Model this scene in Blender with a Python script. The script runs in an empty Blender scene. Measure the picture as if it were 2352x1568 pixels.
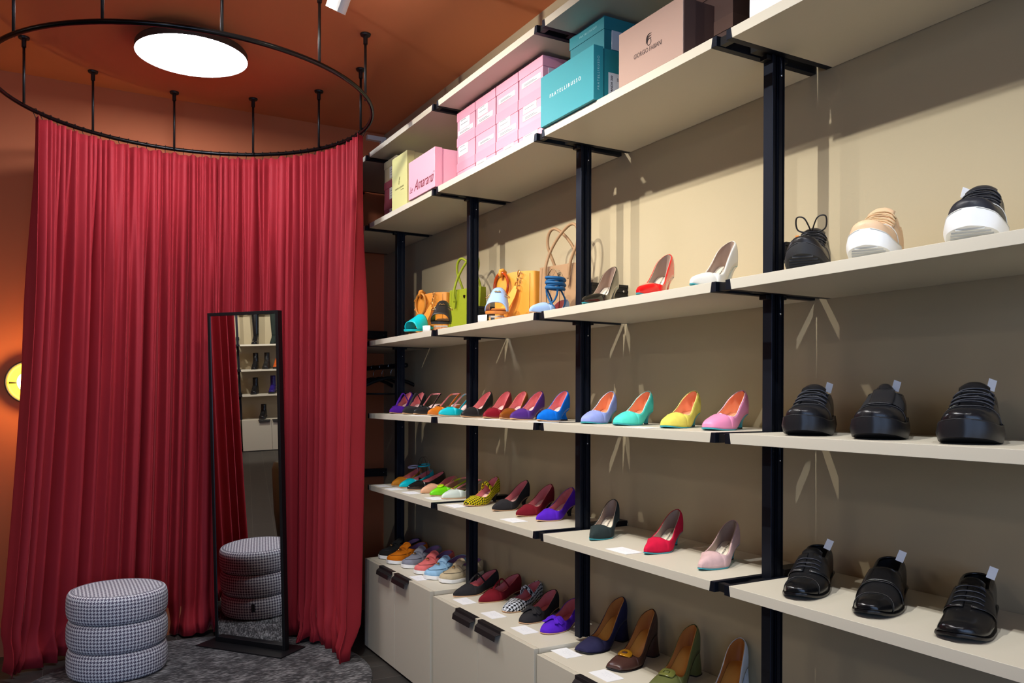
import bpy, bmesh, math, random
import numpy as np
from mathutils import Vector, Matrix
random.seed(7)
PI = math.pi
SC = bpy.context.scene
COL = SC.collection

# ------------------------------------------------------------------ camera, world, lights, exposure
def make_camera():
    f, yaw, pitch, roll = 1874.05, .51404, -.00385, .00285
    cy, sy = math.cos(yaw), math.sin(yaw)
    F = Vector((sy*math.cos(pitch), cy*math.cos(pitch), math.sin(pitch)))
    R = Vector((cy, -sy, 0)); U = R.cross(F)
    R2 = R*math.cos(roll) + U*math.sin(roll); U2 = R2.cross(F)
    cam = bpy.data.cameras.new('camera')
    cam.sensor_fit = 'HORIZONTAL'; cam.sensor_width = 36
    cam.lens = f/2352*36
    cam.shift_y = 134.518/2352
    cam.clip_start = .02
    o = bpy.data.objects.new('camera', cam); COL.objects.link(o)
    M = Matrix(((R2.x, U2.x, -F.x, 0), (R2.y, U2.y, -F.y, 0), (R2.z, U2.z, -F.z, 1.27), (0, 0, 0, 1)))
    o.matrix_world = M
    SC.camera = o
make_camera()

W = bpy.data.worlds.new('world'); SC.world = W; W.use_nodes = True
W.node_tree.nodes['Background'].inputs[0].default_value = (.55, .70, 1.0, 1)
W.node_tree.nodes['Background'].inputs[1].default_value = .2

def area_light(name, loc, target, size, size_y, power, color, spread=PI):
    l = bpy.data.lights.new(name, 'AREA'); l.shape = 'RECTANGLE'; l.size = size; l.size_y = size_y
    l.energy = power; l.color = color; l.spread = spread
    o = bpy.data.objects.new(name, l); COL.objects.link(o); o.location = loc
    o.rotation_euler = (Vector(target)-Vector(loc)).to_track_quat('-Z', 'Y').to_euler()
    return o
def spot_light(name, loc, target, power, color, angle=80, blend=.5, size=.012):
    l = bpy.data.lights.new(name, 'SPOT'); l.energy = power; l.color = color
    l.spot_size = math.radians(angle); l.spot_blend = blend; l.shadow_soft_size = size
    o = bpy.data.objects.new(name, l); COL.objects.link(o); o.location = loc
    o.rotation_euler = (Vector(target)-Vector(loc)).to_track_quat('-Z', 'Y').to_euler()
    return o
# daylight through the shop front, behind and to the left of the camera
area_light('daylight', (-1.6, -3.9, 1.5), (-1.0, 3, 1.2), 5.0, 2.6, 84, (.42, .62, 1.0))
# track spots aimed at the shoe wall: (x, y, z, target y, target z, power)
WARM = (1.0, .95, .86); NEUT = (1.0, .98, .93); COOL = (.94, .97, 1.0)
SPOTS = [(.50, -.15, 2.66, .45, .8, 38), (.47, .75, 2.66, 1.0, .8, 40), (.40, 1.50, 2.66, 1.75, 1.0, 66),
         (.30, 2.10, 2.66, 2.50, 1.3, 66), (.22, 2.75, 2.68, 2.95, 2.05, 62), (.862, 2.80, 2.609, 4.15, .3, 34)]
for i, s in enumerate(SPOTS):
    spot_light('track_spot_light', (s[0], s[1], s[2]), (1.62 if i < 5 else .3, s[3], s[4]), s[5], (COOL, COOL, NEUT, WARM, WARM, COOL)[i], 88, .9)
# unseen fill lights added below the ceiling to raise the shop's ambient level
for x, y in ((-2.4, 1.0), (-5.0, 2.2), (-2.4, 3.6), (-5.2, 4.6)):
    area_light('ambient_fill_light', (x, y, 2.76), (x, y, 0), .46, .46, 8, (1, .92, .82))
spot_light('far_spot_light', (-6.2, 4.0, 2.6), (-7.3, 4.1, 1.1), 62, WARM, 90, .5)
spot_light('far_spot_light', (-6.0, 4.9, 2.6), (-7.3, 4.4, 1.1), 44, WARM, 90, .5)

SC.view_settings.view_transform = 'Standard'
SC.view_settings.look = 'None'
SC.view_settings.gamma = 1.0
SC.view_settings.use_curve_mapping = False
SC.view_settings.exposure = 0.46
SC.cycles.use_denoising = True
SC.cycles.max_bounces = 8
SC.cycles.diffuse_bounces = 4
SC.cycles.glossy_bounces = 4
SC.cycles.transmission_bounces = 6
SC.cycles.caustics_reflective = False
SC.cycles.caustics_refractive = False
SC.cycles.sample_clamp_indirect = 4.0

# ------------------------------------------------------------------ materials
def lin(c):
    return tuple(((v/255)/12.92 if v/255 <= .04045 else ((v/255+.055)/1.055)**2.4) for v in c)
_M = {}
def mat(key, rgb, rough=.5, metal=0, sheen=0, coat=0, bump=0, bscale=200, vary=0, vscale=8, spec=.5, trans=0, emit=0, sub=0, ior=1.45):
    if key in _M: return _M[key]
    m = bpy.data.materials.new(key); m.use_nodes = True; nt = m.node_tree; b = nt.nodes['Principled BSDF']
    c = lin(rgb)
    b.inputs['Base Color'].default_value = (*c, 1)
    b.inputs['Roughness'].default_value = rough
    b.inputs['Metallic'].default_value = metal
    b.inputs['Specular IOR Level'].default_value = spec
    b.inputs['IOR'].default_value = ior
    if sheen:
        b.inputs['Sheen Weight'].default_value = sheen; b.inputs['Sheen Roughness'].default_value = .2
        b.inputs['Sheen Tint'].default_value = (*[min(1, v*1.5+.1) for v in c], 1)
    if coat:
        b.inputs['Coat Weight'].default_value = coat; b.inputs['Coat Roughness'].default_value = .06
    if trans: b.inputs['Transmission Weight'].default_value = trans
    if emit:
        b.inputs['Emission Color'].default_value = (*c, 1); b.inputs['Emission Strength'].default_value = emit
    tc = None
    if bump or vary: tc = nt.nodes.new('ShaderNodeTexCoord')
    if bump:
        n = nt.nodes.new('ShaderNodeTexNoise'); n.inputs['Scale'].default_value = bscale; n.inputs['Detail'].default_value = 4
        nt.links.new(tc.outputs['Object'], n.inputs['Vector'])
        bp = nt.nodes.new('ShaderNodeBump'); bp.inputs['Strength'].default_value = bump; bp.inputs['Distance'].default_value = .002
        nt.links.new(n.outputs['Fac'], bp.inputs['Height']); nt.links.new(bp.outputs['Normal'], b.inputs['Normal'])
    if vary:
        n = nt.nodes.new('ShaderNodeTexNoise'); n.inputs['Scale'].default_value = vscale; n.inputs['Detail'].default_value = 5
        nt.links.new(tc.outputs['Object'], n.inputs['Vector'])
        mx = nt.nodes.new('ShaderNodeMix'); mx.data_type = 'RGBA'
        mx.inputs[6].default_value = (*[v*(1-vary) for v in c], 1); mx.inputs[7].default_value = (*[min(1, v*(1+vary)) for v in c], 1)
        nt.links.new(n.outputs['Fac'], mx.inputs[0]); nt.links.new(mx.outputs[2], b.inputs['Base Color'])
    _M[key] = m
    return m
def suede(name, rgb): return mat('suede '+name, rgb, .9, sheen=.35, bump=.35, bscale=900, vary=.22, vscale=38, spec=.2)
def leather(name, rgb, rough=.33): return mat('leather '+name, rgb, rough, bump=.12, bscale=700, spec=.5)
def patent(name, rgb): return mat('patent '+name, rgb, .12, coat=.8)

class NB:   # small node builder
    def __init__(s, nt): s.nt = nt
    def math(s, op, a, b=None):
        n = s.nt.nodes.new('ShaderNodeMath'); n.operation = op
        for i, v in enumerate((a, b)):
            if v is None: continue
            if isinstance(v, (int, float)): n.inputs[i].default_value = v
            else: s.nt.links.new(v, n.inputs[i])
        return n.outputs[0]
def houndstooth(key, dark, light, su, sv, coord='UV', wobble=0, bump=.3, rough=.85):
    """Woven four-and-four twill; su, sv = threads per unit of the coordinate."""
    if key in _M: return _M[key]
    m = bpy.data.materials.new(key); m.use_nodes = True; nt = m.node_tree; b = nt.nodes['Principled BSDF']
    q = NB(nt); tc = nt.nodes.new('ShaderNodeTexCoord'); vec = tc.outputs[coord]
    if wobble:
        ns = nt.nodes.new('ShaderNodeTexNoise'); ns.inputs['Scale'].default_value = 160; nt.links.new(tc.outputs['Object'], ns.inputs['Vector'])
        ma = nt.nodes.new('ShaderNodeVectorMath'); ma.operation = 'MULTIPLY_ADD'
        nt.links.new(ns.outputs['Color'], ma.inputs[0]); ma.inputs[1].default_value = (wobble,)*3; nt.links.new(vec, ma.inputs[2]); vec = ma.outputs[0]
    sp = nt.nodes.new('ShaderNodeSeparateXYZ'); nt.links.new(vec, sp.inputs[0])
    x = q.math('FLOOR', q.math('MULTIPLY', sp.outputs[0], su)); y = q.math('FLOOR', q.math('MULTIPLY', sp.outputs[1], sv))
    def mod(a, n): return q.math('FLOORED_MODULO', a, n)
    wx = q.math('LESS_THAN', mod(x, 8), 3.5); wy = q.math('LESS_THAN', mod(y, 8), 3.5)
    over = q.math('LESS_THAN', mod(q.math('ADD', x, y), 4), 1.5)
    mix = nt.nodes.new('ShaderNodeMix'); mix.data_type = 'FLOAT'
    nt.links.new(over, mix.inputs[0]); nt.links.new(wx, mix.inputs[2]); nt.links.new(wy, mix.inputs[3])
    cm = nt.nodes.new('ShaderNodeMix'); cm.data_type = 'RGBA'
    cm.inputs[6].default_value = (*lin(light), 1); cm.inputs[7].default_value = (*lin(dark), 1)
    nt.links.new(mix.outputs[0], cm.inputs[0]); nt.links.new(cm.outputs[2], b.inputs['Base Color'])
    b.inputs['Roughness'].default_value = rough; b.inputs['Specular IOR Level'].default_value = .2
    bp = nt.nodes.new('ShaderNodeBump'); bp.inputs['Strength'].default_value = bump; bp.inputs['Distance'].default_value = .002
    nn = nt.nodes.new('ShaderNodeTexNoise'); nn.inputs['Scale'].default_value = 500; nt.links.new(tc.outputs['Object'], nn.inputs['Vector'])
    nt.links.new(nn.outputs['Fac'], bp.inputs['Height']); nt.links.new(bp.outputs['Normal'], b.inputs['Normal'])
    _M[key] = m
    return m

M_BEIGE = mat('beige laminate', (210, 202, 184), .45, bump=.03, bscale=300, spec=.35)
M_DOOR = mat('beige cabinet laminate', (200, 192, 174), .5, spec=.3)
M_BLACK = mat('black anodised metal', (33, 37, 48), .5, metal=.8)
M_BLACKM = mat('black matt metal', (26, 25, 27), .45, metal=.3)
M_TRIM = mat('black satin trim', (30, 27, 27), .4)
M_WALL = mat('beige wall paint', (182, 167, 136), .75, bump=.08, bscale=160)
M_ORANGE = mat('terracotta wall paint', (200, 112, 70), .8, bump=.05, bscale=120)
M_CEIL = mat('terracotta ceiling paint', (222, 138, 94), .85)
M_WHITE = mat('white paper', (240, 240, 242), .6)
M_PRINT = mat('grey print', (120, 120, 128), .7)
M_DARKPRINT = mat('dark print', (45, 35, 38), .7)
M_STEEL = mat('steel', (200, 200, 205), .2, metal=1)
M_GOLD = mat('gold metal', (226, 178, 110), .18, metal=1)
M_CLEAR = mat('clear acrylic', (245, 248, 250), .04, trans=1, ior=1.3)
M_WHITEP = mat('white lacquer', (235, 233, 230), .35)

# ------------------------------------------------------------------ mesh helpers
def link_mesh(name, verts, faces, m, parent=None, smooth=False, weld=False, uvs=None, mods=None):
    me = bpy.data.meshes.new(name)
    me.from_pydata([tuple(map(float, v)) for v in verts], [], faces)
    if uvs is not None:
        uv = me.uv_layers.new(name='UVMap')
        for p in me.polygons:
            for li in p.loop_indices:
                uv.data[li].uv = uvs[me.loops[li].vertex_index]
    bm = bmesh.new(); bm.from_mesh(me)
    if weld: bmesh.ops.remove_doubles(bm, verts=bm.verts, dist=2e-5)
    bmesh.ops.recalc_face_normals(bm, faces=bm.faces)
    bm.to_mesh(me); bm.free()
    if smooth:
        me.polygons.foreach_set('use_smooth', [True]*len(me.polygons))
    ms = m if isinstance(m, (list, tuple)) else [m]
    for x in ms: me.materials.append(x)
    o = bpy.data.objects.new(name, me); COL.objects.link(o)
    if parent: o.parent = parent
    for t, kw in (mods or []):
        md = o.modifiers.new(t.lower(), t)
        for k, v in kw.items(): setattr(md, k, v)
    return o
def tag(o, label=None, cat=None, group=None, kind=None):
    if label: o['label'] = label
    if cat: o['category'] = cat
    if group: o['group'] = group
    if kind: o['kind'] = kind
    return o
def empty(name, loc=(0, 0, 0), rz=0, label=None, cat=None, group=None, kind=None):
    o = bpy.data.objects.new(name, None); COL.objects.link(o); o.location = loc; o.rotation_euler = (0, 0, rz)
    o.empty_display_size = .05
    return tag(o, label, cat, group, kind)
def sstep(x): x = min(1, max(0, x)); return x*x*(3-2*x)
class G:     # geometry collector
    def __init__(s): s.v = []; s.f = []
    def add(s, v, f):
        n = len(s.v); s.v += [tuple(p) for p in v]; s.f += [tuple(i+n for i in q) for q in f]; return s
    def box(s, x0, x1, y0, y1, z0, z1, bev=0):
        v = [(x0, y0, z0), (x1, y0, z0), (x1, y1, z0), (x0, y1, z0), (x0, y0, z1), (x1, y0, z1), (x1, y1, z1), (x0, y1, z1)]
        return s.add(v, [(0, 3, 2, 1), (4, 5, 6, 7), (0, 1, 5, 4), (1, 2, 6, 5), (2, 3, 7, 6), (3, 0, 4, 7)])
    def prism(s, pts, axis, a, b):
        """pts: 2-D outline; extruded along axis from a to b."""
        n = len(pts)
        def mk(p, t):
            return {'x': (t, p[0], p[1]), 'y': (p[0], t, p[1]), 'z': (p[0], p[1], t)}[axis]
        v = [mk(p, a) for p in pts] + [mk(p, b) for p in pts]
        return s.add(v, [tuple(range(n)), tuple(range(n, 2*n))] + [(i, (i+1) % n, (i+1) % n+n, i+n) for i in range(n)])
    def lathe(s, prof, c=(0, 0, 0), n=32, axis='z'):
        v = []; f = []
        for r, z in prof:
            for k in range(n):
                a = 2*PI*k/n; x, y = r*math.cos(a), r*math.sin(a)
                p = {'z': (x, y, z), 'y': (x, z, y), 'x': (z, x, y)}[axis]
                v.append((p[0]+c[0], p[1]+c[1], p[2]+c[2]))
        for i in range(len(prof)-1):
            for k in range(n):
                f.append((i*n+k, i*n+(k+1) % n, (i+1)*n+(k+1) % n, (i+1)*n+k))
        f.append(tuple(range(n))); f.append(tuple(range((len(prof)-1)*n, len(prof)*n)))
        return s.add(v, f)
    def tube(s, pts, r, n=8, closed=False, flat=1.0):
        P = [Vector(p) for p in pts]; N = len(P); rr = r if isinstance(r, (list, tuple)) else [r]*N
        T = []
        for i in range(N):
            if closed: d = P[(i+1) % N]-P[i-1]
            else: d = P[min(i+1, N-1)]-P[max(i-1, 0)]
            T.append(d.normalized() if d.length > 1e-9 else Vector((0, 0, 1)))
        up = Vector((0, 0, 1)) if abs(T[0].z) < .9 else Vector((1, 0, 0))
        a = T[0].cross(up).normalized(); v = []
        for i in range(N):
            a = (a - T[i]*a.dot(T[i])).normalized(); b = T[i].cross(a)
            for k in range(n):
                t = 2*PI*k/n; v.append(P[i]+a*math.cos(t)*rr[i]+b*math.sin(t)*rr[i]*flat)
        f = []
        for i in range(N if closed else N-1):
            j = (i+1) % N
            for k in range(n): f.append((i*n+k, i*n+(k+1) % n, j*n+(k+1) % n, j*n+k))
        if not closed: f += [tuple(range(n))[::-1], tuple(range((N-1)*n, N*n))]
        return s.add(v, f)
    def ribbon(s, pts, width_dir, w, th):
        """flat strap: pts centre line, width_dir vector (or list), width w, thickness th"""
        P = [Vector(p) for p in pts]; N = len(P); v = []
        for i in range(N):
            d = (P[min(i+1, N-1)]-P[max(i-1, 0)]).normalized()
            wd = Vector(width_dir[i] if isinstance(width_dir, list) else width_dir)
            wd = (wd-d*wd.dot(d)).normalized(); nn = d.cross(wd)
            for a, b in ((-1, -1), (1, -1), (1, 1), (-1, 1)): v.append(P[i]+wd*a*w/2+nn*b*th/2)
        f = []
        for i in range(N-1):
            for k in range(4): f.append((i*4+k, i*4+(k+1) % 4, (i+1)*4+(k+1) % 4, (i+1)*4+k))
        f += [(0, 1, 2, 3), tuple(range((N-1)*4, N*4))]
        return s.add(v, f)
    def sphere(s, c, r, sx=1, sy=1, sz=1, n=16, m=10):
        v = []; f = []
        for i in range(m+1):
            t = PI*i/m
            for k in range(n):
                a = 2*PI*k/n; v.append((c[0]+r*sx*math.sin(t)*math.cos(a), c[1]+r*sy*math.sin(t)*math.sin(a), c[2]+r*sz*math.cos(t)))
        for i in range(m):
            for k in range(n): f.append((i*n+k, i*n+(k+1) % n, (i+1)*n+(k+1) % n, (i+1)*n+k))
        return s.add(v, f)
    def torus(s, c, R, r, rot=None, n=28, m=10, sx=1, sy=1):
        v = []; f = []; Mx = rot or Matrix.Identity(3)
        for i in range(n):
            a = 2*PI*i/n
            for k in range(m):
                b = 2*PI*k/m; p = Mx @ Vector(((R+r*math.cos(b))*math.cos(a)*sx, (R+r*math.cos(b))*math.sin(a)*sy, r*math.sin(b)))
                v.append((p.x+c[0], p.y+c[1], p.z+c[2]))
        for i in range(n):
            for k in range(m): f.append((i*m+k, i*m+(k+1) % m, ((i+1) % n)*m+(k+1) % m, ((i+1) % n)*m+k))
        return s.add(v, f)
    def build(s, name, m, parent=None, smooth=False, bevel=0, weld=False, mods=None, angle=None):
        mm = list(mods or [])
        if bevel: mm.append(('BEVEL', dict(width=bevel, segments=2, limit_method='ANGLE', angle_limit=.6)))
        o = link_mesh(name, s.v, s.f, m, parent, smooth or bool(bevel), weld, None, mm)
        if bevel:
            md = o.modifiers.new('wn', 'WEIGHTED_NORMAL'); md.keep_sharp = True
        return o
def text_mesh(name, body, size, m, parent, M, align='CENTER', space=1.0, shear=0, extrude=.0003, xs=1.0):
    c = bpy.data.curves.new(name, 'FONT'); c.body = body; c.size = size; c.align_x = align; c.align_y = 'CENTER'
    c.space_character = space; c.shear = shear; c.extrude = extrude; c.resolution_u = 3
    t = bpy.data.objects.new(name, c); COL.objects.link(t)
    bpy.context.view_layer.update()
    me = bpy.data.meshes.new_from_object(t.evaluated_get(bpy.context.evaluated_depsgraph_get()))
    bpy.data.objects.remove(t)
    me.materials.clear(); me.materials.append(m)
    me.transform(M @ Matrix.Diagonal((xs, 1, 1, 1)))
    o = bpy.data.objects.new(name, me); COL.objects.link(o)
    if parent: o.parent = parent
    return o

# ------------------------------------------------------------------ room
XW, YB, ZC = 1.752, 4.68, 2.85
def floor_mat():
    m = bpy.data.materials.new('dark plank floor'); m.use_nodes = True; nt = m.node_tree; b = nt.nodes['Principled BSDF']
    tc = nt.nodes.new('ShaderNodeTexCoord'); mp = nt.nodes.new('ShaderNodeMapping'); mp.inputs['Rotation'].default_value = (0, 0, .02)
    mp.inputs['Location'].default_value = (.12, .06, 0)
    nt.links.new(tc.outputs['Object'], mp.inputs['Vector'])
    br = nt.nodes.new('ShaderNodeTexBrick'); nt.links.new(mp.outputs[0], br.inputs['Vector'])
    br.inputs['Scale'].default_value = 1; br.inputs['Brick Width'].default_value = .60; br.inputs['Row Height'].default_value = .17
    br.inputs['Mortar Size'].default_value = .0016; br.inputs['Mortar Smooth'].default_value = .2; br.inputs['Bias'].default_value = 0
    br.inputs['Color1'].default_value = (*lin((62, 57, 52)), 1); br.inputs['Color2'].default_value = (*lin((48, 45, 42)), 1)
    br.inputs['Mortar'].default_value = (*lin((96, 92, 86)), 1)
    ns = nt.nodes.new('ShaderNodeTexNoise'); ns.inputs['Scale'].default_value = 12; ns.inputs['Detail'].default_value = 6
    ns.inputs['Distortion'].default_value = .6
    nt.links.new(mp.outputs[0], ns.inputs['Vector'])
    mx = nt.nodes.new('ShaderNodeMix'); mx.data_type = 'RGBA'; mx.blend_type = 'MULTIPLY'; mx.inputs[0].default_value = .5
    rp = nt.nodes.new('ShaderNodeValToRGB'); rp.color_ramp.elements[0].color = (.55, .55, .55, 1); rp.color_ramp.elements[1].color = (1.2, 1.2, 1.2, 1)
    nt.links.new(ns.outputs['Fac'], rp.inputs[0]); nt.links.new(br.outputs['Color'], mx.inputs[6]); nt.links.new(rp.outputs[0], mx.inputs[7])
    nt.links.new(mx.outputs[2], b.inputs['Base Color']); b.inputs['Roughness'].default_value = .5
    return m
M_FLOOR = floor_mat()
def structure(name, m, *boxes):
    g = G()
    for bx in boxes: g.box(*bx)
    return tag(g.build(name, m), kind='structure')
structure('floor', M_FLOOR, (-7.8, 1.9, -4.2, 5.9, -.1, 0))
structure('ceiling', M_CEIL, (-7.8, 1.9, -4.2, 5.9, ZC, ZC+.1))
structure('wall_right', M_WALL, (XW, XW+.12, -4.0, YB, 0, ZC))
structure('wall_back', M_ORANGE, (-1.3, XW+.12, YB, YB+.12, 0, ZC), (-1.42, -1.3, YB, 5.7, 0, ZC), (-7.8, -1.42, 5.6, 5.72, 0, ZC))
structure('wall_left', M_WALL, (-7.76, -7.64, -4.0, 5.6, 0, ZC))
structure('wall_front', M_WALL, (-7.8, -5.0, -4.12, -4.0, 0, ZC), (1.2, 1.9, -4.12, -4.0, 0, ZC), (-5.0, 1.2, -4.12, -4.0, 2.75, ZC))
structure('baseboard_back', mat('terracotta baseboard', (176, 104, 66), .6), (-1.3, 1.752, YB-.014, YB, 0, .145))
g = G(); g.box(1.635, 1.752, YB-.03, YB, 2.80, 2.826); g.box(1.722, 1.752, YB-.03, YB, 2.51, 2.80)
tag(g.build('trim_1', M_WHITEP), kind='structure')

# ------------------------------------------------------------------ shelving system
BAY = .84
HALF_B, HALF_T, HALF_R = .3847, .3892, .4035      # wood bottom / wood top / rail outer half lengths
DEPTH = .350
ROW_Z = {'A': 2.478, 'B': 2.120, 'C': 1.526, 'D': 1.160, 'E': .798}
TH = .025
def shelf(loc, rz, label, group, half=None):
    hb = HALF_B if half is None else half-.0188-.0165+.0; dt = .0045; hr = hb+.0188
    g = G(); g.prism([(-hb, 0), (hb, 0), (hb+dt, TH), (-hb-dt, TH)], 'x', 0, DEPTH)
    o = g.build('shelf', M_BEIGE, bevel=.0008)
    o.location = loc; o.rotation_euler = (0, 0, rz)
    tag(o, label, 'shelf', group)
    for s in (-1, 1):
        r = G(); r.prism([(s*(hb+.0003), .0), (s*hr, 0), (s*hr, TH), (s*(hb+dt+.0003), TH)], 'x', -.0005, DEPTH)
        r.build('edge_rail', M_BLACK, o, bevel=.0008)
    return o
def post(loc, rz, label, group, rows, struts=(.795, 1.615), ztop=2.50, bottom=0.0):
    o = empty('shelving_post', loc, rz, label, 'post', group)
    px = .178       # centre behind the shelf front
    a, b = .015, .021
    prof = [(px-b, -a+.001), (px-b+.001, -a), (px-.014, -a), (px-.014, -a+.006), (px-.011, -a+.006), (px-.011, -a+.002), (px-.009, -a+.002), (px-.009, -a+.010),
            (px-.001, -a+.010), (px-.001, -a+.004), (px+.002, -a+.004), (px+.002, -a), (px+.0135, -a), (px+.0135, -a+.005), (px+.018, -a+.005), (px+.018, -a), (px+b, -a),
            (px+b, a), (px+.013, a), (px+.013, a-.007), (px-.005, a-.007), (px-.005, a), (px-b, a)]
    g = G(); g.prism(prof, 'z', bottom, ztop); g.build('upright', M_BLACK, o)
    for z in rows:
        g = G(); g.box(.012, .028, -.0158, .0158, z+.002, z+TH-.003); g.build('end_plug', M_BLACKM, o)
        g = G(); g.box(.11, .205, -.0135, .0135, z+.003, z+TH-.006); g.build('shelf_arm', M_BLACKM, o)
        g = G(); g.box(px-b-.016, px-b-.001, -.012, .012, z-.012, z-.001); g.build('clamp', M_BLACKM, o, bevel=.001)
        g = G(); g.box(px+b, px+b+.014, -.012, .012, z-.01, z-.001); g.build('clamp', M_BLACKM, o, bevel=.001)
        g = G(); g.lathe([(.0028, z-.046), (.0028, z-.004)], (px+.008, -a-.001, 0), 10)
        pin = g.build('locking_pin', M_BLACK, o, smooth=True)
        g = G(); g.sphere((px+.008, -a-.001, z-.047), .003); g.build('pin_tip', M_STEEL, pin, smooth=True)
    for z in struts:
        g = G(); g.prism([(-.022, z), (.022, z), (.022, z+.045), (-.022, z+.045), (-.022, z+.036), (-.019, z+.036), (-.019, z+.026), (-.022, z+.026), (-.022, z+.018), (-.019, z+.018), (-.019, z+.008), (-.022, z+.008)], 'x', px+b, .352)
        st = g.build('wall_bracket', M_BLACKM, o)
        g = G(); g.lathe([(.004, -.0225), (.004, -.025)], (.33, 0, z+.022), 10, 'y'); g.build('screw', M_STEEL, st, smooth=True)
    return o
HPROF = [(.018, .0015), (-.003, .0015), (-.004, -.010), (-.020, -.016), (-.023, -.036), (-.0205, -.037), (-.017, -.019), (-.0005, -.013), (-.0005, 0), (.018, 0)]
def cabinet(loc, rz, label, group, y0, y1, ztop, handles):
    """loc = front plane of the doors at y = 0; doors between y0 > y1."""
    o = empty('cabinet', loc, rz, label, 'cabinet', group)
    g = G(); g.box(.020, .365, y1, y1+.018, .06, ztop-.019); g.box(.020, .365, y0-.018, y0, .06, ztop-.019); g.box(.020, .365, y1+.018, y0-.018, .06, .078)
    g.box(.35, .365, y1+.018, y0-.018, .078, ztop-.019); g.box(.05, .36, y1+.02, y0-.02, 0, .06)
    g.build('body', M_DOOR, o, bevel=.0008)
    g = G(); g.box(.0195, .365, y1, y0, ztop-.018, ztop); g.build('top_board', M_BEIGE, o, bevel=.0008)
    ym = (y0+y1)/2
    for (a, b), (h0, h1) in zip(((y1+.0015, ym-.0015), (ym+.0015, y0-.0015)), handles):
        g = G(); g.box(0, .018, a, b, .012, ztop); d = g.build('door', M_DOOR, o, bevel=.001)
        k = G(); k.prism([(x, z+ztop) for x, z in HPROF], 'y', h0, h1)
        k.v = [(x, y+(.010 if y < (h0+h1)/2 else -.010)*(1 if x < -.01 else 0), z) for x, y, z in k.v]
        k.build('handle', M_TRIM, d, bevel=.0008)
    return o
CY = {0: 3.982, 1: 3.142, 2: 2.302, 3: 1.462, 4: .622}
rows_txt = {'A': 'topmost', 'B': 'second', 'C': 'third', 'D': 'fourth', 'E': 'lowest'}
bay_txt = {1: 'next to the red curtain', 2: 'one bay right of the curtain end', 3: 'in the bay before the frontmost post', 4: 'in the frontmost bay'}
on_txt = {('B', 1): 'carrying the yellow-green and upright pink boxes', ('B', 2): 'under the stacked pink shoe boxes', ('B', 3): 'carrying teal and rose-brown boxes', ('B', 4): 'carrying the white box',
          ('C', 1): 'under the tan bag and turquoise slide', ('C', 2): 'under the yellow and taupe bags', ('C', 3): 'carrying black, red and white pumps', ('C', 4): 'carrying beige and white-soled sneakers',
          ('D', 1): 'carrying strap and slingback heels', ('D', 2): 'with five closely set pumps', ('D', 3): 'carrying four pastel pumps', ('D', 4): 'carrying three chunky black shoes',
          ('E', 1): 'with lime and turquoise flats', ('E', 2): 'with the yellow tweed shoe', ('E', 3): 'carrying green, red and rose suede pumps', ('E', 4): 'carrying three black dress shoes',
          ('A', 1): 'above the yellow-green box', ('A', 2): 'above the stacked pink boxes', ('A', 3): 'above the teal boxes', ('A', 4): 'above the white box'}
for bay in (1, 2, 3, 4):
    yc = (CY[bay-1]+CY[bay])/2
    for r, z in ROW_Z.items():
        if (r, bay) == ('A', 4): pass
        shelf((1.4, yc, z), 0, f"beige {rows_txt[r]} shelf {on_txt[(r, bay)]}", 'beige shelves of the shoe wall')
# short bay between the curtain end post and the back wall
for r in ('A', 'B', 'C'):
    y0, y1 = 4.645-.0165, CY[0]+.0165
    shelf((1.4, (y0+y1)/2, ROW_Z[r]), 0, f"short beige {rows_txt[r]} shelf half hidden behind the curtain edge", 'short shelves in the corner', half=(y0-y1)/2+.0165)
ptx = {0: 'black slotted post beside the curtain edge and hangers', 1: 'black slotted post in front of the green handbag', 2: 'black slotted post between taupe handbag and black pump', 3: 'thickest-looking black post left of the black lace-up sneakers'}
for c in (0, 1, 2, 3):
    post((1.4, CY[c], 0), 0, ptx[c], 'posts of the shoe wall', list(ROW_Z.values()), bottom=.455-.0*c if c < 3 else .43)
post((1.4, 4.645, 0), 0, 'black post in the far corner, mostly behind the curtain edge', 'posts of the shoe wall', [ROW_Z[r] for r in 'ABC'])
cabinet((1.385, 0, 0), 0, 'beige two-door cabinet under the suede loafers beside the curtain', 'cabinets under the shoe wall', 3.966, 3.146, .452, ((3.38, 3.552), (3.582, 3.75)))
cabinet((1.385, 0, 0), 0, 'beige two-door cabinet under the tweed and bow flats', 'cabinets under the shoe wall', 3.117, 2.299, .440, ((2.528, 2.702), (2.727, 2.895)))
cabinet((1.385, 0, 0), 0, 'beige cabinet under the block-heel shoes, cut by the lower picture edge', 'cabinets under the shoe wall', 2.2835, 1.466, .428, ((1.70, 1.865), (1.885, 2.055)))

# hanging rail and black clothes hangers in the corner bay
g = G(); g.tube([(1.62, CY[0]+.02, 1.435), (1.62, YB-.005, 1.435)], .013, 12)
tag(g.build('hanging_rail', M_BLACKM, smooth=True), 'black round rail for hangers below the corner shelf', 'rail')
def hanger(y, rz, label):
    o = empty('clothes_hanger', (1.62, y, 1.435), rz, label, 'hanger', 'black hangers in the corner')
    g = G(); pts = [(0.016*math.sin(a), 0, .016*math.cos(a)) for a in np.linspace(-1.9, 2.6, 14)] + [(0, 0, -.03), (0, 0, -.06)]
    g.tube(pts, .0018, 6); g.build('hook', M_STEEL, o, smooth=True)
    g = G(); sh = [(-.21, 0, -.15), (-.19, 0, -.125), (-.1, 0, -.085), (-.02, 0, -.062), (.02, 0, -.062), (.1, 0, -.085), (.19, 0, -.125), (.21, 0, -.15)]
    g.tube(sh, [.012, .014, .012, .010, .010, .012, .014, .012], 10, flat=.8); g.tube([(-.2, 0, -.15), (.2, 0, -.15)], .005, 8)
    g.build('shoulder_bar', M_BLACKM, o, smooth=True)
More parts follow.
